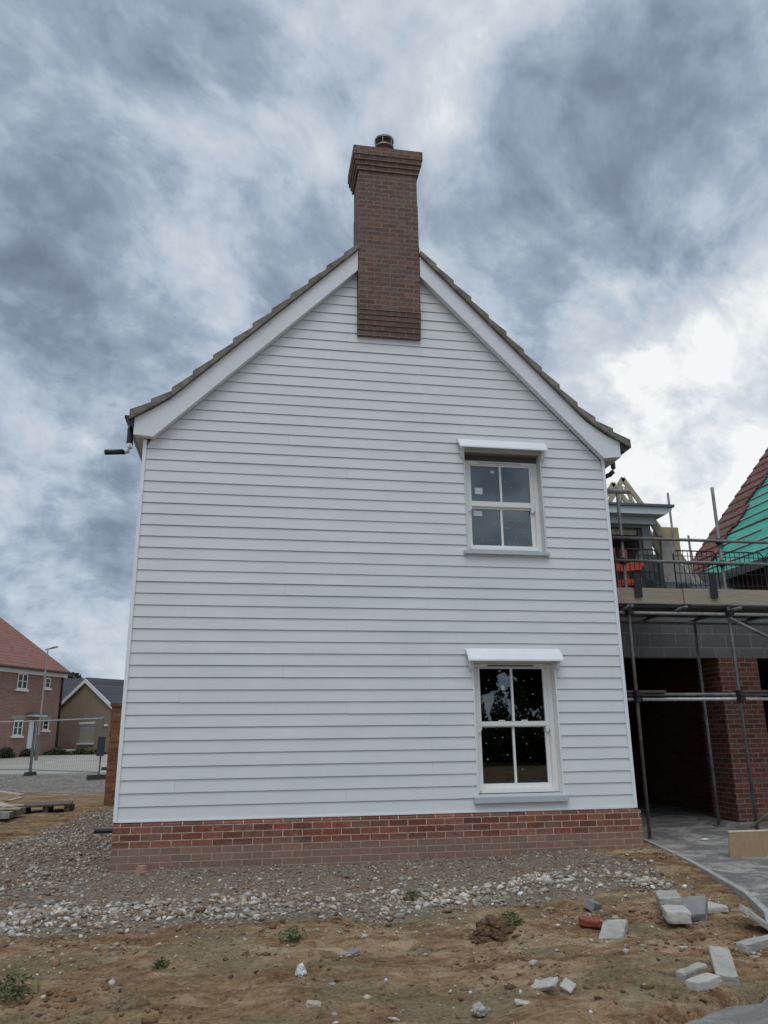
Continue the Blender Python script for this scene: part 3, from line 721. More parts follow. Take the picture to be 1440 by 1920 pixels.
marks(W1,[(4.46,1.56,.010),(4.58,1.55,.009),(4.42,1.45,.011),(4.67,1.39,.012),(4.61,1.22,.010),(4.93,1.55,.010),(5.04,1.57,.010),(5.04,1.38,.012),(4.93,1.19,.011)],yu)
marks(W1,[(4.62,.85,.010),(4.40,.78,.010),(4.41,.59,.014),(4.70-.03,.64,.010),(4.93,.77,.009),(4.97,.60,.008),(4.86,.46,.010)],yl)
marks(W2,[(5.04,4.40,.009),(4.83,4.26,.010),(4.84,4.15,.008),(4.64,4.06,.010),(4.63,4.02,.008),(4.91,4.17,.010)],yu)
marks(W2,[(4.68,3.68,.010),(4.82,3.76,.010),(5.05,3.79,.009),(4.84,3.60,.011),(5.05,3.585,.010),(4.95,3.45,.010),(4.62,3.42,.010),(4.48,3.41,.011)],yl)
labels(W1,[(4.615,4.665,1.435,1.49)],yu)
labels(W2,[(4.625,4.68,4.37,4.41),(4.39,4.50,4.06,4.15)],yu); labels(W2,[(4.37,4.49,3.76,3.83)],yl)
# reveal linings, sills, hoods
def lining(zb,zt,mat,top):
    b=MB(); b.box(4.2055,4.2215,-.034,.25,zb,zt); b.build('reveal_board',mat,H)
    b=MB(); b.box(5.2985,5.318,-.036,.25,zb,zt); b.build('reveal_board',mat,H)
    b=MB(); b.box(4.222,5.298,-.030,.20,top,zt); b.build('head_board',mat,H)
lining(.15,1.905,M['upvc'],1.768); lining(3.22,4.79,M['revealgrey'],4.625)
b=MB(); b.box(4.222,5.298,.095,.20,4.536,4.624); b.build('head_shade_strip',M['headshade'],H)  # dark strip whose colour stands in for the shadowed gap under the hood
for (x0,x1,z0,z1) in ((4.158,5.352,.088,.168),(4.158,5.340,3.176,3.228)):
    b=MB(); b.prism([(-.075,z0),(-.030,z0-.0),(.084,z0+.02),(.084,z1+.022),(-.075,z1-.004)][::-1],'x',x0,x1); b.build('window_sill',M['sillgrey'],H,bevel=.005)
def hood(zt,dz,x0=4.122,x1=5.376):
    p=[(-.031,zt),(-.075,zt-.022),(-.135,zt-.078),(-.178,zt-.145),(-.182,zt-.170),(-.160,zt-.170),(-.120,zt-.105),(-.031,zt-.06)]
    b=MB(); b.prism(p,'x',x0,x1); Hh=b.build('window_hood',M['white'],H,bevel=.004)
    for xx in (4.165,5.312):
        q=[(-.031,zt-.058),(-.115,zt-.112),(-.120,zt-.15),(-.085,zt-.19),(-.065,zt-.25),(-.031,zt-.285)]
        b=MB(); b.prism(q,'x',xx,xx+.045); b.build('hood_bracket',M['white'],Hh,bevel=.003)
hood(1.945,.16); hood(4.803,.16)
#==CHUNK3==

# ================================================================== garden wall behind the house
b=MB(); b.box(-1.62,.003,9.2,9.42,-.7,1.60); GW=b.build('garden_wall',M['gwall'],origin=(-.8,9.3,-.5))
tag(GW,'orange red brick garden wall joining the far left corner of the white house','wall')
b=MB(); b.box(-1.65,.003,9.17,9.45,1.602,1.67); b.build('coping',M['gwall'],GW)
# ================================================================== unfinished building on the right
U=empty('unfinished_building',(9.5,4.5,-.5),'half built blockwork and brick building with open dark bay beside the white house','building')
b=MB(); b.box(6.40,14.5,2.10,2.32,2.055,2.955); b.build('block_wall',M['block'],U)
b=MB(); b.box(9.0,9.70,2.10,2.78,-.6,2.052); b.build('brick_pier',M['pierbrick'],U)
b=MB(); b.box(6.40,6.78,2.10,2.5,-.6,2.052); b.build('brick_pier',M['pierbrick'],U)
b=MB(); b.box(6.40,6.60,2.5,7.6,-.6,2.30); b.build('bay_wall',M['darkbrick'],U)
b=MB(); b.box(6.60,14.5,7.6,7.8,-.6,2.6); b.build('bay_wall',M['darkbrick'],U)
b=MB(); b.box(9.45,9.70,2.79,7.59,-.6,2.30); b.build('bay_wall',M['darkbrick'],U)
b=MB(); b.box(6.40,14.5,2.325,7.8,2.304,2.45); b.build('first_floor',M['deck'],U)
b=MB(); b.add([(6.5,2.12,2.96),(10.95,2.12,2.96),(10.95,5.25,3.95),(6.5,5.25,3.95),(6.5,2.12,2.90),(10.95,2.12,2.90),(10.95,5.25,3.88),(6.5,5.25,3.88)],[(0,1,2,3),(7,6,5,4),(0,4,5,1),(1,5,6,2),(2,6,7,3),(3,7,4,0)])
b.build('roof_felt',M['soffitdark'],U)
b=MB(); b.box(10.98,14.0,6.9,7.1,2.45,4.55); b.build('party_wall',M['block'],U)
# dormer
b=MB(); b.box(6.9,8.86,5.3,7.2,3.4,5.30); b.box(9.66,9.86,5.3,7.2,3.4,5.30); b.box(8.86,9.66,5.3,5.5,5.14,5.30); b.box(8.86,9.66,5.3,5.5,3.4,3.75); b.box(8.86,9.66,6.4,6.5,3.75,5.14)
DO=b.build('dormer',M['plaster'],U)
b=MB(); b.prism([(6.8,5.36),(10.08,5.36),(10.22,5.46),(10.22,5.52),(6.8,5.52)],'y',4.98,7.4); b.build('dormer_fascia',M['revealgrey'],DO)
b=MB(); b.box(6.75,10.27,4.93,7.45,5.522,5.575); b.build('dormer_roof',M['leadgrey'],DO)
b=MB(); b.box(6.9,9.95,5.22,5.299,5.20,5.358); b.build('frieze_board',M['revealgrey'],DO)
b=MB(); b.box(8.87,9.60,5.42,5.49,5.00,5.13); b.build('timber_lintel',M['palletwood'],DO)
b=MB(); b.box(9.60,9.655,5.36,5.46,3.75,5.13); b.build('window_post',M['leadgrey'],DO)
# roof trusses (pale timber)
def truss(y,ax,az,sl,L,wd=.11):
    b=MB()
    rt=(ax+L,y,az-sl*L); lt=(ax-L*.8,y,az-sl*L*.8)
    b.bar((ax-.02,y,az),rt,.045,wd,up=(0,0,1)); b.bar((ax,y,az),lt,.045,wd)
    b.bar((ax-.42,y,az-.52*sl),(ax+.42,y,az-.52*sl),.045,.10)
    b.bar((ax+.05,y,az-.2),(ax+.30,y,az-.95),.04,.08); b.bar((ax-.05,y,az-.2),(ax-.30,y,az-.95),.04,.08)
    b.bar((ax+.1,y,az-.55),(ax-.30,y,az-.85),.04,.08)
    return b.build('roof_truss',M['timber'],U)
truss(6.5,9.98,6.68,1.5,1.75); truss(7.0,9.98,6.72,1.5,1.6); 
b=MB(); b.bar((10.02,5.65,5.55),(11.02,5.65,3.85),.05,.16); b.bar((9.95,5.9,5.45),(10.85,5.9,3.95),.05,.12); b.build('rafter',M['timber'],U)
b=MB(); b.bar((10.28,5.0,4.35),(10.85,5.0,3.45),.02,.06); b.build('metal_strap',M['tubelight'],U)
b=MB(); b.hexa([(10.1,5.4,3.6),(10.9,5.4,3.6),(10.9,5.5,3.6),(10.1,5.5,3.6),(10.15,5.4,5.0),(10.30,5.4,4.95),(10.30,5.5,4.95),(10.15,5.5,5.0)]); b.build('sheathing',M['greytimber'],U)
b=MB(); b.box(10.52,10.95,6.0,6.4,3.3,5.38); IP=b.build('insulation_pack',M['yellowfoam'],origin=(10.7,6.2,3.3),bevel=.02)
tag(IP,'yellow tan pack of insulation board standing up beside the roof timbers','insulation pack')
# ================================================================== scaffold
S=empty('scaffold',(8.3,1.2,-.5),'near scaffold of galvanised tubes with toe boards and deck in front of the block wall','scaffold')
def tube(nm,p,q,r=.0242,mt='steel',par=S): 
    b=MB(); b.tube([p,q],r,12); return b.build(nm,M[mt],par,smooth=True)
YF,YI=.67,1.72
tube('standard',(6.75,YF,-.46),(6.775,YF,4.44)); tube('standard',(8.33,YF,-.40),(8.35,YF,4.50)); tube('standard',(10.3,YF,-.44),(10.3,YF,4.4))
tube('standard',(6.9,YI,-.44),(6.9,YI,2.60)); tube('standard',(8.42,YI,-.44),(8.42,YI,2.60)); tube('standard',(10.3,YI,-.44),(10.3,YI,2.6))
for z in (3.30,3.64): tube('guard_rail',(6.56,YF-.05,z),(11.2,YF-.05,z-.0))
tube('ledger',(6.42,YF+.05,1.335),(11.2,YF+.05,1.335),mt='tubelight'); tube('ledger',(6.42,YF+.055,1.40),(11.2,YF+.055,1.40))
tube('ledger',(6.55,YF+.05,2.555),(11.2,YF+.05,2.555),mt='tubelight'); tube('ledger',(6.6,YI-.05,2.555),(11.2,YI-.05,2.555))
tube('ledger',(6.35,YF,4.37),(6.98,YF+.0,4.38),mt='greytimber',r=.04)
for x in (6.72,7.55,8.40,9.3,10.25): tube('transom',(x,.45,2.605),(x,2.0,2.605))
tube('brace',(8.32,YF-.06,2.47),(10.3,YF-.06,1.55)); tube('brace',(8.20,YF-.06,-.36),(9.8,YF-.06,.55))
for k,(x0,x1,y) in enumerate(((6.50,7.63,.635),(7.63,9.95,.615),(9.97,11.2,.635))):
    b=MB(); b.box(x0,x1,y,y+.035,2.675,2.905); b.build('toe_board',M['scafboard'],S,bevel=.004)
for k in range(4):
    y=.70+.235*k; b=MB(); b.box(6.48,11.2,y,y+.225,2.635,2.672); b.build('deck_board',M['deck'],S)
def coupler(x,y,z):
    b=MB(); b.tube([(x,y,z-.045),(x,y,z+.045)],.042,10); b.tube([(x,y-.05,z),(x,y+.05,z)],.036,8); b.box(x+.03,x+.075,y-.02,y+.02,z-.02,z+.02); b.build('coupler',M['blacksteel'],S)
for x in (6.76,8.34):
    for z in (1.33,1.41,2.555,3.30,3.64): coupler(x,YF-.01,z)
for (x,y,z) in ((6.75,YF,-.47),(8.33,YF,-.415),(6.9,YI,-.46),(8.42,YI,-.455)):
    b=MB(); b.box(x-.075,x+.075,y-.075,y+.075,z,z+.008); b.tube([(x,y,z),(x,y,z+.15)],.018,8); b.build('base_plate',M['steel'],S)
b=MB(); b.box(6.66,7.16,.56,.78,-.505,-.472); b.build('sole_board',M['greytimber'],S)
b=MB(); b.box(7.95,8.62,1.60,1.84,-.50,-.463); b.build('sole_board',M['greytimber'],S)
for (x,y) in ((6.92,.60),(8.10,.58)):
    b=MB(); b.box(x-.055,x+.055,y-.0,y+.012,2.76,3.12); b.build('toe_board_clip',M['blacksteel'],S)
for (x0,x1,z) in ((6.5,7.20,1.442),(8.32,8.85,1.442)):
    b=MB(); b.bar((x0,.74,z),(x1,.70,z),.12,.03); b.build('loose_board',M['deck'],S)
FS=empty('scaffold',(11,6.3,2.4),'distant scaffold poles rising behind the dormer roof','scaffold')
for (p,q) in (((10.80,6.0,2.6),(10.786,6.0,6.19)),((11.19,6.0,2.6),(11.17,6.0,5.19))): tube('standard',p,q,par=FS)
tube('guard_rail',(10.2,6.05,4.55),(12.6,6.05,4.55),par=FS)
# brick guards: wire panels hanging inside the rails
def guard(x0,x1,label,n=9):
    t=empty('mesh_guard',((x0+x1)/2,.72,2.69),label,'mesh guard','black wire guards along the scaffold rail')
    b=MB(); r=.011; y=.725
    b.tube([(x0,y,2.70),(x0,y,3.44),(x0+.05,y,3.50),(x1-.05,y,3.50),(x1,y,3.44),(x1,y,2.70)],r,8); b.build('guard_frame',M['blacksteel'],t)
    b=MB()
    for i in range(1,n):
        x=x0+(x1-x0)*i/n; b.tube([(x,y,2.70),(x,y,3.495)],.0055,6)
    for z in (2.80,2.98,3.16,3.34,3.42): b.tube([(x0,y+.006,z),(x1,y+.006,z)],.0055,6)
    b.build('wire_mesh',M['blacksteel'],t); return t
guard(6.66,7.345,'black wire guard nearest the white house, orange plastic behind it')
guard(7.60,8.30,'black wire guard between the toe board seam and the tall scaffold pole')
guard(8.37,9.08,'black wire guard right of the tall scaffold pole below the green roof sheet')
guard(9.12,9.85,'black wire guard at the right edge of the photo')
# materials on the deck
t=empty('plastic_barrier',(7.3,1.5,2.67),'bright orange and red plastic barrier stacked on the scaffold deck','barrier')
b=MB(); b.box(6.98,7.10,1.55,1.62,2.68,3.72); b.build('barrier_post',M['redplastic'],t)
b=MB(); b.box(7.16,7.27,1.50,1.57,2.68,3.70); b.build('barrier_post',M['redplastic'],t)
b=MB(); b.hexa([(6.95,1.44,3.30),(7.52,1.44,3.36),(7.52,1.49,3.36),(6.95,1.49,3.30),(6.95,1.44,3.42),(7.52,1.44,3.50),(7.52,1.49,3.50),(6.95,1.49,3.42)]); b.build('barrier_rail',M['orange'],t)
b=MB(); b.hexa([(6.95,1.44,3.08),(7.45,1.44,3.12),(7.45,1.49,3.12),(6.95,1.49,3.08),(6.95,1.44,3.17),(7.45,1.44,3.22),(7.45,1.49,3.22),(6.95,1.49,3.17)]); b.build('barrier_rail',M['orange'],t)
def lump(name,c,s,mat,n=1,seed=1,jit=.3,parent=None):
    import bmesh
    bm=bmesh.new(); bmesh.ops.create_icosphere(bm,subdivisions=3,radius=1); rr=random.Random(seed)
    from mathutils import noise as mn
    for v in bm.verts:
        k=1+jit*mn.noise(v.co*1.6+Vector((seed*3.1,0,0)))+jit*.45*mn.noise(v.co*4+Vector((0,seed,0)))
        v.co=Vector((v.co.x*s[0]*k,v.co.y*s[1]*k,v.co.z*s[2]*k))
    me=bpy.data.meshes.new(name); bm.to_mesh(me); bm.free(); me.materials.append(mat)
    o=bpy.data.objects.new(name,me); COL.objects.link(o); o.location=c; reg(o,Matrix.Translation(Vector(c))); return o
o=lump('tarpaulin',(7.62,1.55,3.18),(.28,.14,.52),M['greendark'],seed=5,jit=.35); tag(o,'dark green crumpled sheet heaped on the scaffold deck below the dormer','tarpaulin')
o=lump('rubble_sack',(8.12,1.4,2.95),(.10,.10,.22),M['greendark'],seed=9,jit=.2); tag(o,'small dark sack standing on the deck behind the second wire guard','sack')
# ================================================================== red tiled roof with green membrane, far right
RH=empty('half_tiled_house',(15,5,-.5),'unfinished house whose roof shows green membrane with red tiles only at the far end','house')
zp=lambda x:5.34+1.2*(x-13.13)
b=MB(); b.box(12.95,18.5,1.0,8.9,-.6,4.9); b.build('brick_wall',M['darkbrick'],RH)
b=MB(); xr=17.0
b.add([(12.55,1.0,zp(12.55)-.06),(xr,1.0,zp(xr)-.06),(xr,8.95,zp(xr)-.06),(12.55,8.95,zp(12.55)-.06),(12.55,1.0,zp(12.55)-.12),(xr,1.0,zp(xr)-.12),(xr,8.95,zp(xr)-.12),(12.55,8.95,zp(12.55)-.12)],[(0,1,2,3),(7,6,5,4),(0,4,5,1),(1,5,6,2),(2,6,7,3),(3,7,4,0)])
b.build('roof_membrane',M['green'],RH)
b=MB(); b.add([(xr,1.0,zp(xr)-.06),(xr+4,1.0,zp(xr)-4.86),(xr+4,8.95,zp(xr)-4.86),(xr,8.95,zp(xr)-.06),(xr,1.0,zp(xr)-.16),(xr+4,1.0,zp(xr)-4.96),(xr+4,8.95,zp(xr)-4.96),(xr,8.95,zp(xr)-.16)],[(0,1,2,3),(7,6,5,4),(0,4,5,1),(1,5,6,2),(2,6,7,3),(3,7,4,0)])
b.build('far_slope',M['dullredtile'],RH)
b=MB(); x=12.30; i=0
while x<xr:
    x2=min(x+.235,xr); j0=8.02+.10*math.sin(i*1.7)
    b.prism([(x-.03,zp(x-.03)+.0),(x2,zp(x2)),(x2,zp(x2)+.03),(x-.03,zp(x-.03)+.085)],'y',j0-.12*((16-x)/4>.5),9.05)
    x=x2; i+=1
b.build('roof_tiles',M['dullredtile'],RH)
rr=random.Random(11)
xb=12.75; i=0
while xb<xr-.1:
    i+=1; y0=1.0 if i%3 else rr.uniform(5.6,7.2)
    b=MB(); b.bar((xb,y0,zp(xb)-.035),(xb,8.0,zp(xb)-.035),.05,.03,up=(-1.2,0,1)); b.build('batten',M['greytimber'] if i%4 else M['redtile'],RH)
    xb+=.27
b=MB(); b.box(12.45,12.52,1,8.9,4.35,4.55); b.build('fascia',M['leadgrey'],RH)
# ================================================================== chipboard sheet on the forecourt
b=MB(); b.hexa([(6.815,-1.02,-.50),(7.75,-1.02,-.50),(7.75,-1.00,-.50),(6.815,-1.00,-.50),(6.92,-.90,-.225),(7.75,-.90,-.225),(7.75,-.88,-.225),(6.92,-.88,-.225)])
CB=b.build('chipboard_sheet',M['chip'],origin=(7.2,-1,-.5)); tag(CB,'brown chipboard sheet standing on edge on the dusty paving','board')
b=MB(); b.hexa([(6.918,-.903,-.224),(7.75,-.903,-.224),(7.75,-.877,-.224),(6.918,-.877,-.224),(6.918,-.903,-.210),(7.75,-.903,-.210),(7.75,-.877,-.210),(6.918,-.877,-.210)]); b.build('edge_strip',M['chipedge'],CB)
o=lump('paper_scrap',(7.35,.35,-.455),(.055,.035,.012),M['label'],seed=2); tag(o,'small white scrap lying on the paving inside the scaffold','litter')
# ================================================================== blocks, slabs and bits on the ground
def block(name,c,dim,rz,rx,ry,mat,label,cat,group=None,chip=.010,seed=0):
    rr=random.Random(seed+int(c[0]*100)); L,W,Hh=dim[0]*.94,dim[1]*.93,dim[2]*.85
    import bmesh
    bm=bmesh.new(); bmesh.ops.create_cube(bm,size=1)
    bmesh.ops.subdivide_edges(bm,edges=bm.edges[:],cuts=3,use_grid_fill=True)
    for v in bm.verts:
        e=sum(abs(abs(q)-.5)<1e-4 for q in v.co)
        v.co=Vector((v.co.x*L,v.co.y*W,v.co.z*Hh))
        k=chip*(.25 if e==1 else .6 if e==2 else 1.2)
        v.co+=Vector([rr.uniform(-1,1)*k*.5 for _ in range(3)])-(v.co.normalized()*k*rr.random() if e>=2 else Vector((0,0,0)))
    me=bpy.data.meshes.new(name); bm.to_mesh(me); bm.free(); me.materials.append(mat)
    o=bpy.data.objects.new(name,me); COL.objects.link(o)
    o.rotation_euler=(R(rx),R(ry),R(rz)); o.location=(c[0],c[1],c[2]-.016)
    b=o.modifiers.new('bevel','BEVEL'); b.width=.004; b.segments=1; b.limit_method='ANGLE'; b.angle_limit=R(40)
    tag(o,label,cat,group); return o
def gnd(x,y): return float(gz(x,y))
gb='concrete blocks lying about the plot'
block('concrete_block',(4.815,-3.29,gnd(4.8,-3.3)+.075),(.42,.185,.10),67,-4,2,M['concrete'],'grey block lying flat, far one of the two end to end near the kerb','block',gb)
block('concrete_block',(4.645,-3.70,gnd(4.65,-3.7)+.085),(.42,.185,.10),67,-2,4,M['concretepale'],'pale block lying flat, near one of the two end to end','block',gb)
block('concrete_block',(4.88,-3.56,gnd(4.88,-3.56)+.075),(.34,.19,.08),56,-10,-14,M['concretedark'],'dark grey block tipped up between the two pale ones','block',gb)
block('concrete_slab_piece',(5.06,-3.42,gnd(5.06,-3.42)+.03),(.30,.20,.05),15,0,0,M['concretepale'],'pinkish pale broken slab under the tipped dark block','slab')
block('concrete_block',(4.09,-3.80,gnd(4.09,-3.8)+.055),(.36,.19,.06),58,-9,-9,M['concrete'],'tilted cream grey block alone beside the red brick piece','block',gb)
block('concrete_block',(4.30,-2.97,gnd(4.3,-2.97)+.045),(.15,.11,.09),40,20,15,M['concretedark'],'small dark grey half block poking out of the rubble','block',gb)
block('brick_fragment',(4.01,-3.58,gnd(4.0,-3.58)+.045),(.17,.10,.065),-12,5,5,M['redbrickbit'],'red brick fragment beside the tilted cream block','brick')
block('edging_offcut',(4.09,-4.84,gnd(4.09,-4.84)+.012),(.30,.075,.06),33,0,0,M['concrete'],'grey edging offcut, rear one of the close pair at bottom right','edging piece','edging offcuts at bottom right')
block('edging_offcut',(4.05,-5.03,gnd(4.05,-5.03)+.03),(.25,.10,.075),26,0,0,M['concretepale'],'thick white topped edging offcut, front one of the close pair','edging piece','edging offcuts at bottom right')
block('edging_offcut',(4.31,-4.82,gnd(4.31,-4.82)+.04),(.42,.13,.08),64,0,-10,M['concrete'],'long grey offcut with one end sunk in the soil','edging piece','edging offcuts at bottom right')
block('paving_slab',(5.12,-3.98,gnd(5.12,-3.98)+.08),(.30,.22,.05),70,35,0,M['concrete'],'grey slab propped up at the right edge under the kerb','slab')
block('buried_edging',(4.86,-4.37,gnd(4.86,-4.37)+.03),(.42,.09,.08),22,0,0,M['concrete'],'broken edging piece half buried near the right border','edging piece')
block('white_offcut',(3.125,-4.95,gnd(3.12,-4.95)+.035),(.20,.085,.035),-62,25,-20,M['concretepale'],'white pointed offcut, larger of the two near the bottom middle','offcut',chip=.02)
block('white_offcut',(3.26,-4.96,gnd(3.26,-4.96)+.035),(.08,.075,.035),-48,30,20,M['concretepale'],'small square white offcut beside the pointed one','offcut')
block('muddy_board',(1.98,-3.76,gnd(1.98,-3.76)+.008),(.40,.20,.018),-24,-4,0,M['tanboard'],'tan muddy board half buried at the rubble edge','board',chip=.02)
block('grey_offcut',(2.15,-4.01,gnd(2.15,-4.01)+.02),(.155,.05,.04),48,0,0,M['concretedark'],'narrow grey offcut beside the muddy board','offcut')
block('wood_chunk',(1.83,-4.93,gnd(1.83,-4.93)+.02),(.085,.05,.05),10,0,10,M['palletwood'],'small tan wooden chunk near the bottom middle','wood')
block('pale_chip',(2.93,-5.20,gnd(2.93,-5.2)+.012),(.13,.05,.02),-5,0,8,M['concretepale'],'flat pale chip at the bottom below the white offcuts','stone')
o=lump('white_stone',(1.80,-4.36,gnd(1.8,-4.36)+.03),(.030,.030,.040),M['whitestone'],seed=4,jit=.5); tag(o,'egg shaped white stone alone on bare brown earth','stone')
o=lump('grey_stone',(2.66,-5.22,gnd(2.66,-5.22)+.03),(.036,.03,.032),M['concrete'],seed=14,jit=.5); tag(o,'rounded grey stone at the bottom edge right of centre','stone')
def clodheap(cx,cy,rx,ry,hh,n,label):
    # one broken clod: a lumpy core with crumbs fused to it
    r=np.random.default_rng(int(cx*100)); V=[];F=[]
    for i in range(n):
        a=r.uniform(0,2*math.pi); q=r.random()**.6; px,py=cx+rx*q*math.cos(a),cy+ry*q*math.sin(a)
        s_=r.uniform(.010,.042)*(1.3-q*.7); pz=float(gz(px,py))+hh*(1-q)*r.uniform(.3,1)
        v=ico_v*(1+(r.random((12,1))-.5)*.8)*np.array([s_,s_*r.uniform(.6,1),s_*r.uniform(.5,.9)])
        k=len(V)*12; V.append(v+np.array([px,py,pz])); F+=[tuple(int(t)+k for t in f) for f in ico_f]
    V=np.concatenate(V); b=MB(); b.add([tuple(v) for v in V],F); o=b.build('earth_clod',M['clod'],origin=(cx,cy,gnd(cx,cy))); o['kind']='stuff'; tag(o,label,'earth clod'); return o
clodheap(3.20,-3.74,.17,.12,.14,300,'dark brown heap of dug earth beside a green weed')
b=MB(); b.lathe((.35,-.19,-.525),[(.075,0),(.075,.03),(.062,.032),(.062,.065),(.05,.068),(.05,.085)],20); o=b.build('drain_cap',M['cappipe'],origin=(.35,-.19,-.52)); tag(o,'round ringed terracotta drain cap at the foot of the plinth','drain cap')
b=MB(); b.tube([(-.22,.06,-.10),(.01,.06,-.10)],.028,10); o=b.build('pipe_end',M['black'],origin=(-.1,.06,-.12)); tag(o,'short black pipe sticking out left of the plinth corner','pipe')
# timber pile and low platform, left edge
t=empty('timber_pile',(-3.2,7.6,-.5),'broken pale planks and dark pallet heaped at the left edge of the plot','timber pile')
rr=random.Random(5)
b=MB(); b.box(-4.3,-2.75,6.2,7.3,-.47,-.36); b.build('pallet_base',M['greytimber'],t)
for (p,q,w_,h_) in (((-4.6,6.4,-.32),(-2.66,6.55,-.33),.16,.02),((-4.5,6.75,-.26),(-2.75,7.1,-.31),.20,.02),((-4.4,8.2,-.10),(-2.85,6.6,-.30),.22,.02),((-5.0,9.6,-.02),(-3.2,8.7,-.22),.18,.025),((-4.7,7.5,-.25),(-3.1,7.4,-.2),.14,.02),((-3.6,6.3,-.34),(-3.0,7.9,-.22),.12,.02),((-5.2,7.2,-.3),(-3.4,6.4,-.25),.2,.02)):
    b=MB(); b.bar(p,q,w_,h_); b.build('plank',M['palletwood'],t)
t=empty('low_timber_platform',(-2.5,8.1,-.5),'low dark timber platform on the earth left of the gravel','platform')
b=MB(); b.hexa([(-2.98,7.6,-.40),(-2.06,8.0,-.40),(-2.2,8.9,-.40),(-3.05,8.5,-.40),(-2.98,7.6,-.365),(-2.06,8.0,-.365),(-2.2,8.9,-.365),(-3.05,8.5,-.365)]); b.build('platform_top',M['deck'],t)
for (x,y) in ((-2.92,7.68),(-2.52,7.86),(-2.14,8.02)):
    b=MB(); b.box(x-.05,x+.05,y-.02,y+.5,-.52,-.402); b.build('bearer',M['deck'],t)
# ================================================================== weeds
def leafmat(name,cols):
    m,g,b=newmat(name); a=g.n('ShaderNodeAttribute',attribute_name='leaf').outputs['Fac']
    c=g.ramp(a,[(i/(len(cols)-1),q) for i,q in enumerate(cols)]); g.link(c,b.inputs['Base Color']); b.inputs['Roughness'].default_value=.7
    b.inputs['Specular IOR Level'].default_value=.25
    return m
M['weed']=leafmat('weed_leaf',[(.09,.10,.045),(.13,.15,.065),(.21,.20,.11)])
M['hedge']=leafmat('bush_leaf',[(.02,.035,.012),(.045,.07,.022),(.09,.11,.04)])
M['treeleaf']=leafmat('tree_leaf',[(.012,.022,.010),(.03,.045,.018),(.055,.07,.03)])
M['bark']=plain('bark',(.07,.055,.04),.95,var=.3,scale=6)
def leaves(name,mat,P,size,parent=None,elong=1.6,up=.3,seed=1,origin=None):
    r=np.random.default_rng(seed); n=len(P); P=np.asarray(P)
    d=r.normal(0,1,(n,3)); d[:,2]=np.abs(d[:,2])*up+d[:,2]*(1-up); d/=np.linalg.norm(d,axis=1)[:,None]
    q=r.normal(0,1,(n,3)); w_=np.cross(d,q); w_/=np.linalg.norm(w_,axis=1)[:,None]
    s=size*r.uniform(.6,1.3,(n,1)); a=d*s*elong*.5; c=w_*s*.5
    V=np.stack([P-a,P+c-a*.1,P+a,P-c-a*.1],1).reshape(-1,3)
    if parent is not None:
        inv=np.array(WM[parent.name].inverted()); V=V@inv[:3,:3].T+inv[:3,3]
    else:
        V=V-np.array(origin)
    F=np.arange(n*4).reshape(-1,4); me=bpy.data.meshes.new(name)
    me.vertices.add(len(V)); me.vertices.foreach_set('co',V.ravel()); me.loops.add(F.size); me.loops.foreach_set('vertex_index',F.ravel())
    me.polygons.add(n); me.polygons.foreach_set('loop_start',np.arange(0,F.size,4)); me.polygons.foreach_set('loop_total',np.full(n,4)); me.update()
    at=me.attributes.new('leaf','FLOAT','POINT'); at.data.foreach_set('value',np.repeat(r.random(n),4))
    me.materials.append(mat); o=bpy.data.objects.new(name,me); COL.objects.link(o)
    if parent is not None: o.parent=parent
    else: o.location=origin
    reg(o,WM[parent.name] if parent is not None else Matrix.Translation(Vector(origin))); return o
def weed(x,y,rad,h,n,label,seed):
    r=np.random.default_rng(seed); z=gnd(x,y)
    P=np.stack([x+np.clip(r.normal(0,rad*.38,n),-rad*.75,rad*.75),y+np.clip(r.normal(0,rad*.33,n),-rad*.65,rad*.65),0*r.random(n)],-1)
    dd=np.hypot(P[:,0]-x,P[:,1]-y)/rad; P[:,2]=z+.004+r.random(n)**1.4*h*np.clip(1-dd*.6,.15,1)
    o=leaves('weed',M['weed'],P,.012,origin=(x,y,z),elong=3.4,up=.7,seed=seed)
    tag(o,label,'weed','green weeds on the building plot')
weed(.16,-4.38,.17,.13,420,'pale green weed at the bottom left edge on brown earth',1)
weed(.94,-3.98,.06,.06,130,'small dark green weed left of centre on bare earth',2)
weed(1.80,-3.46,.12,.12,230,'thin upright weed beside the tan muddy board',3)
weed(2.88,-2.52,.11,.09,320,'round green weed growing inside the rubble band',4)
weed(3.38,-3.60,.13,.12,380,'bushy green weed right beside the dark earth clod',5)
weed(5.02,-4.55,.11,.05,130,'low sparse weed near the propped slab by the right border',6)
weed(-1.35,-1.9,.09,.05,120,'faint low weed on the far left of the gravel',7)
# short ground cover patches: uncountable
r=np.random.default_rng(9); n=5200; xx=r.uniform(-4.5,6.4,n); yy=r.uniform(-6.2,7,n)
kk=(fbm(xx*1.1+50,yy*1.1+7,4)>.53)&(zone(xx,yy)[0]<.35)&free(xx,yy); xx,yy=xx[kk],yy[kk]
P=np.stack([xx,yy,gz(xx,yy)+.008],-1); o=leaves('ground_cover',M['weed'],P,.012,origin=(0,0,0),elong=2.2,up=.6,seed=10); tag(o,'thin green ground cover sprouting in patches on the earth','ground cover',kind='stuff')
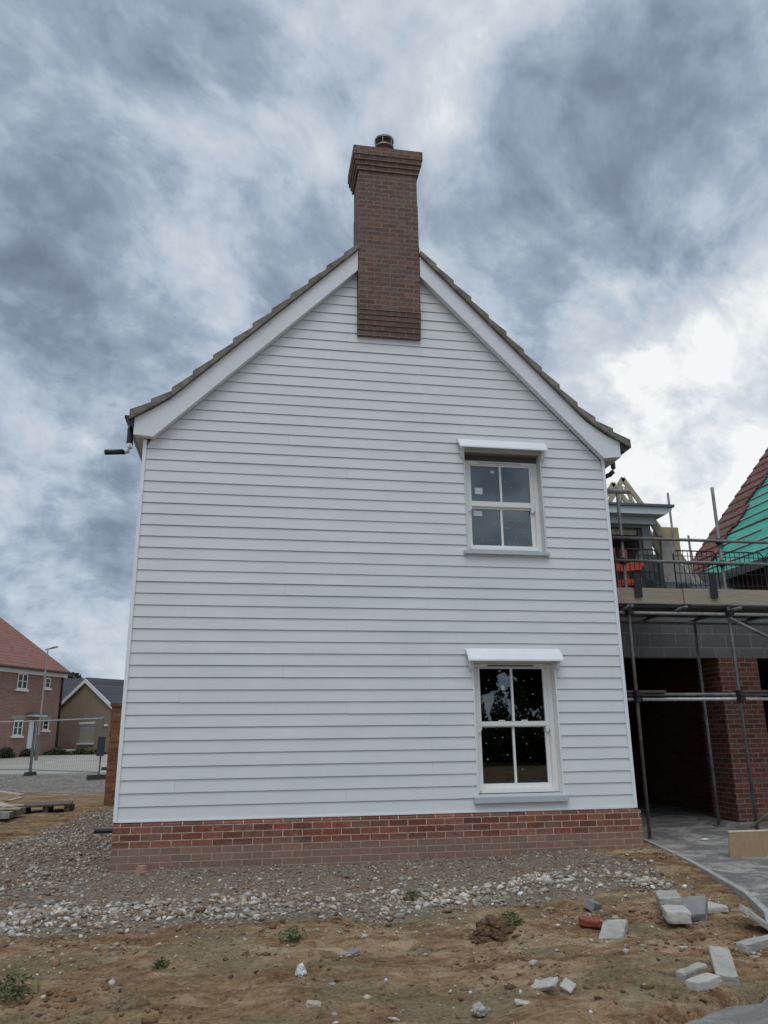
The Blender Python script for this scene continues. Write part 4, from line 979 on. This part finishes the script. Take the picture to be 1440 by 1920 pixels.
# ================================================================== temporary fence
def fence(p,q,label,n=34):
    p=Vector(p);q=Vector(q); t=empty('site_fence_panel',tuple(p),label,'fence panel','temporary mesh fence panels')
    L=(q-p).length; d=(q-p)/L; zt=2.0
    for a in (0,1):
        b=MB(); o_=p+d*L*a; b.tube([o_,o_+Vector((0,0,zt))],.030,8); b.build('fence_post',M['steel'],t)
    b=MB(); b.tube([p+Vector((0,0,zt)),q+Vector((0,0,zt))],.022,8); b.build('top_rail',M['tubelight'],t)
    b=MB(); b.tube([p+Vector((0,0,.15)),q+Vector((0,0,.15))],.016,8); b.build('bottom_rail',M['steel'],t)
    b=MB()
    for i in range(1,n): o_=p+d*L*i/n; b.tube([o_+Vector((0,0,.15)),o_+Vector((0,0,zt))],.0022,4)
    b.build('wire_mesh',M['steel'],t)
    return t
f1=fence((-6.93,24.4,-.38),(-3.68,20.45,-.38),'wire fence panel between lamp column and garden wall')
f2=fence((-10.4,26.2,-.38),(-7.0,24.45,-.38),'wire fence panel running off the left edge in front of the brick house')
f3=fence((-4.62,28.6,-.38),(-1.4,30.0,-.30),'farther wire fence panel just left of the garden wall')
def foot(x,y,rz,label):
    b=MB(Matrix.Translation((x,y,-.40))@Matrix.Rotation(rz,4,'Z')); b.hexa([(-.36,-.11,-.06),(.36,-.11,-.06),(.36,.11,-.06),(-.36,.11,-.06),(-.33,-.09,.09),(.33,-.09,.09),(.33,.09,.09),(-.33,.09,.09)])
    o=b.build('fence_foot',M['rubber'],origin=(x,y,-.45)); tag(o,label,'fence foot','rubber fence feet')
foot(-3.72,20.4,.5,'black rubber foot under the right end of the near fence panel'); foot(-4.62,28.6,.4,'black rubber foot of the farther fence panel'); foot(-6.95,24.42,1.4,'rubber foot under the thick fence post in front of the lamp column')
b=MB(); b.hexa([(-3.86,20.62,.32),(-3.58,20.28,.32),(-3.55,20.31,.32),(-3.83,20.65,.32),(-3.84,20.60,.98),(-3.56,20.26,.98),(-3.53,20.29,.98),(-3.81,20.63,.98)]); o=b.build('hanging_jacket',M['bluesheet'],origin=(-3.7,20.45,.3)); tag(o,'dark navy cloth hanging on the fence post by the garden wall','cloth')
# ================================================================== street lamp
t=empty('street_lamp',(-9.8,36.87,.0),'tall slim grey street lamp in front of the red roofed brick house','street lamp')
b=MB(); b.tube([(-9.8,36.87,-.25),(-9.8,36.87,1.15)],.085,10); b.build('column_base',M['steel'],t)
b=MB(); b.tube([(-9.8,36.87,1.15),(-9.8,36.87,5.75)],.05,10,r1=.038); b.build('pole',M['greytimber'],t)
b=MB(); b.tube([(-9.93,36.87,5.78),(-9.6,36.87,5.86)],.035,8); b.build('arm',M['steel'],t)
b=MB(); b.hexa([(-9.62,36.8,5.82),(-9.28,36.8,5.92),(-9.28,36.98,5.92),(-9.62,36.98,5.82),(-9.62,36.8,5.90),(-9.28,36.8,5.97),(-9.28,36.98,5.97),(-9.62,36.98,5.90)]); b.build('lamp_head',M['leadgrey'],t)
# ================================================================== brick house with red roof, far left
def local(o,rz): return Matrix.Translation(Vector(o))@Matrix.Rotation(R(rz),4,'Z')
ML=local((-10.28,43.55,0.0),65)
H1=empty('brick_house',(-10.28,43.55,0),'red brick house with red tiled roof, white eaves and white door at far left','house',rz=R(65))
def lb(nm,mt,par,*boxes):
    b=MB(ML)
    for q in boxes: b.box(*q)
    return b.build(nm,M[mt],par)
lb('wall','housebrick',H1,(-16,0,0,11,-.3,4.75))
b=MB(ML); b.prism([(0,4.75),(11,4.75),(5.5,8.45)],'x',-.25,-.001); b.build('gable_wall',M['housebrick'],H1)
lb('eaves_board','white',H1,(-16,.1,-.22,.02,4.70,4.98))
for (ya,za,yb_,zb_,nm) in ((-.42,4.90,5.5,8.72,'roof'),(5.5,8.72,11.42,4.90,'roof')):
    b=MB(ML); b.add([(-16,ya,za),(.12,ya,za),(.12,yb_,zb_),(-16,yb_,zb_),(-16,ya,za+.14),(.12,ya,za+.14),(.12,yb_,zb_+.14),(-16,yb_,zb_+.14)],[(3,2,1,0),(4,5,6,7),(0,1,5,4),(1,2,6,5),(2,3,7,6),(3,0,4,7)]); b.build(nm,M['redtile'],H1)
lb('gutter','black',H1,(-16,.12,-.52,-.43,4.90,4.99))
lb('downpipe','black',H1,(-.16,-.06,-.10,-.01,0,4.8))
def fwin(x0,x1,z0,z1,nm='window',cols=2,Mx=None,par=None,surround='greytimber'):
    Mx=Mx or ML; par=par or H1
    b=MB(Mx); b.box(x0,x1,-.02,.05,z0,z1); W=b.build(nm,M['farglass'],par)
    t_=.07; b=MB(Mx)
    b.box(x0-.0,x0+t_,-.055,-.021,z0,z1); b.box(x1-t_,x1,-.055,-.021,z0,z1); b.box(x0+t_,x1-t_,-.055,-.021,z0,z0+t_); b.box(x0+t_,x1-t_,-.055,-.021,z1-t_,z1)
    for i in range(1,cols): xm=x0+(x1-x0)*i/cols; b.box(xm-.045,xm+.045,-.055,-.021,z0+t_,z1-t_)
    zm=z0+(z1-z0)*.52; b.box(x0+t_,x1-t_,-.05,-.0215,zm-.02,zm+.02)
    b.build('window_frame',M['cream'],W)
    b=MB(Mx); b.box(x0-.12,x1+.12,-.12,-.001,z0-.12,z0-.001); b.build('window_sill',M['cream'],W)
fwin(-4.15,-3.3,3.80,4.70); fwin(-1.73,-1.25,3.98,4.60,cols=1); fwin(-6.9,-5.75,3.75,4.68); fwin(-4.05,-3.28,1.15,2.04); fwin(-1.55,-.98,1.48,2.06,cols=1); fwin(-6.9,-5.75,1.12,2.04)
lb('door','white',H1,(-2.72,-2.05,-.05,.02,.15,2.04))
lb('door_canopy','leadgrey',H1,(-3.05,-1.75,-.55,-.005,2.36,2.47)); lb('door_canopy','white',H1,(-3.0,-1.8,-.50,-.006,2.25,2.355))
for (x0,x1) in ((-4.3,-3.1),(-1.7,-.85)): lb('window_lintel','greytimber',H1,(x0,x1,-.03,-.002,2.07,2.30))
# ================================================================== buff brick bungalow with white barge boards
o2=(-11.385,47.735,0); ML2=local(o2,-42); Wd=5.7
H2=empty('buff_brick_bungalow',o2,'buff brick gable with white barge boards and slate roof beside the red roofed house','bungalow',rz=R(-42))
b=MB(ML2); b.prism([(0,-.3),(Wd,-.3),(Wd,2.95),(Wd/2,4.70),(0,2.95)],'y',0,12); b.build('wall',M['tanbrick'],H2)
for s in (0,1):
    xa=-.25 if s==0 else Wd+.25; za=2.95-.25*.614
    for (nm,mt,y0,y1,dz,tk) in (('roof','slate',-.10,12.2,.09,.10),('barge_board','white',-.16,-.101,-.16,.27)):
        b=MB(ML2); p=[(xa,za+dz),(Wd/2,4.70+dz),(Wd/2,4.70+dz+tk),(xa,za+dz+tk)]
        if s: p=p[::-1]
        b.prism(p,'y',y0,y1); b.build(nm,M[mt],H2)
b=MB(ML2); b.box(2.62,4.02,-.012,.05,.68,1.85); B_=b.build('blind_window',M['greytimber'],H2)
b=MB(ML2); b.box(2.5,4.15,-.10,-.013,.58,.68); b.build('window_sill',M['cream'],B_)
b=MB(ML2); b.box(2.5,4.1,-.04,-.013,1.86,2.0); b.build('window_head',M['cream'],B_)
b=MB(ML2); b.box(.02,2.3,-.035,-.001,-.1,.75); b.build('brick_base',M['housebrick'],H2)
b=MB(ML2); b.box(5.02,5.35,-.06,-.01,1.70,1.83); b.build('wall_plate',M['white'],H2)
b=MB(); b.box(-10.6,-9.5,45.2,45.7,-.05,.30); o=b.build('white_bench',M['white'],origin=(-10.1,45.4,0)); tag(o,'low white bench in front of the buff brick gable','bench')
b=MB(); b.box(-10.6,-10.45,45.3,45.6,.06-.3,-.05); b.box(-9.65,-9.5,45.3,45.6,-.25,-.05); b.build('bench_leg',M['rubber'],o)
# slate roofed building behind, between the two
H3=empty('slate_roofed_building',(-16,58,0),'dark slate roofed building mostly hidden behind the buff gable','building')
b=MB(); b.box(-24,-12.5,58,66,-.3,3.6); b.build('wall',M['tanbrick'],H3)
b=MB(); b.prism([(57.6,3.5),(66.4,3.5),(62,6.0)],'x',-24.2,-12.3); b.build('roof',M['slate'],H3)
# planting in front of the houses
def bush(x,y,z,rx,ry,h,n,label,seed,name='bush'):
    r=np.random.default_rng(seed); u=r.normal(0,1,(n,3)); u/=np.linalg.norm(u,axis=1)[:,None]; k=r.random((n,1))**.4
    P=u*k*np.array([rx,ry,h*.6]); P[:,2]=np.abs(P[:,2])*(1+.3*np.sin(P[:,0]*5+seed)); P+=np.array([x,y,z])
    o=leaves(name,M['hedge'],P,.14,origin=(x,y,z),seed=seed); tag(o,label,'bush','bushes in front of the far houses')
bush(-12.3,39.5,-.05,.7,.5,.9,500,'dark bush below the first ground floor window of the brick house',31)
bush(-11.4,41.0,-.05,.6,.5,.6,400,'low bush left of the white door of the brick house',32)
bush(-10.0,42.6,-.05,1.0,.5,.7,600,'spreading bush right of the white door below the house corner',33)
bush(-10.7,46.0,0,.8,.5,.6,420,'green shrub between the brick house and the white bench',34)
bush(-8.6,44.0,-.05,1.3,.5,.55,650,'long low shrub below the blind window of the buff gable',35)
def tree(x,y,z,tr,h,cr,n,label,seed,ls=.5,group='dark trees beyond the houses'):
    t=empty('tree',(x,y,z),label,'tree',group); r=np.random.default_rng(seed)
    b=MB(); b.tube([(x,y,z),(x+.1,y,z+h*.35),(x-.1,y,z+h*.6)],tr,8,r1=tr*.5)
    for j in range(6):
        a=j*1.05+seed; b.tube([(x,y,z+h*(.3+.05*j)),(x+cr*.35*math.cos(a),y+cr*.35*math.sin(a),z+h*(.5+.05*j)),(x+cr*.6*math.cos(a),y+cr*.6*math.sin(a),z+h*(.58+.05*j))],tr*.4,6,r1=tr*.12)
    b.build('trunk',M['bark'],t)
    nc=26; cs=[]
    for j in range(nc):
        a=r.uniform(0,2*math.pi); rr_=cr*r.random()**.5; zz_=r.uniform(.28,.95)
        rr_*=math.sin(min(1,(1-zz_)*1.6+.25)*math.pi/2)
        cs.append((x+rr_*math.cos(a),y+rr_*math.sin(a),z+h*zz_,cr*r.uniform(.18,.34)))
    P=[]
    for c in cs:
        m_=n//nc; u=r.normal(0,1,(m_,3)); u/=np.linalg.norm(u,axis=1)[:,None]; P.append(np.array(c[:3])+u*c[3]*(r.random((m_,1))**.35)*np.array([1,1,.75]))
    leaves('crown',M['treeleaf'],np.concatenate(P),ls,t,seed=seed)
tree(-20.6,90,0,.35,8.6,3.0,2600,'dark tree just right of the brick house eaves in the distance',41,.42)
tree(-17.6,92,0,.3,7.8,2.8,2400,'dark tree showing above the buff gable left slope',42,.42)
tree(-24.5,95,0,.35,8.2,3.0,2400,'dark tree hidden mostly behind the brick house',43,.42)
# trees behind the photographer: seen mirrored in the lower window; hedge added to darken it
tree(19.6,-36,-.5,.4,9.2,4.6,11000,'broad dark tree mirrored in the lower window panes',51,.85,'trees mirrored in the lower window')
tree(26.5,-38,-.5,.5,10,5.5,9000,'second broad tree mirrored in the right pane of the lower window',52,.85,'trees mirrored in the lower window')
bush(16.5,-31,-.55,11,1.2,5.2,26000,'long dark hedge added out of view to darken reflections in the lower window',61,name='hedge');
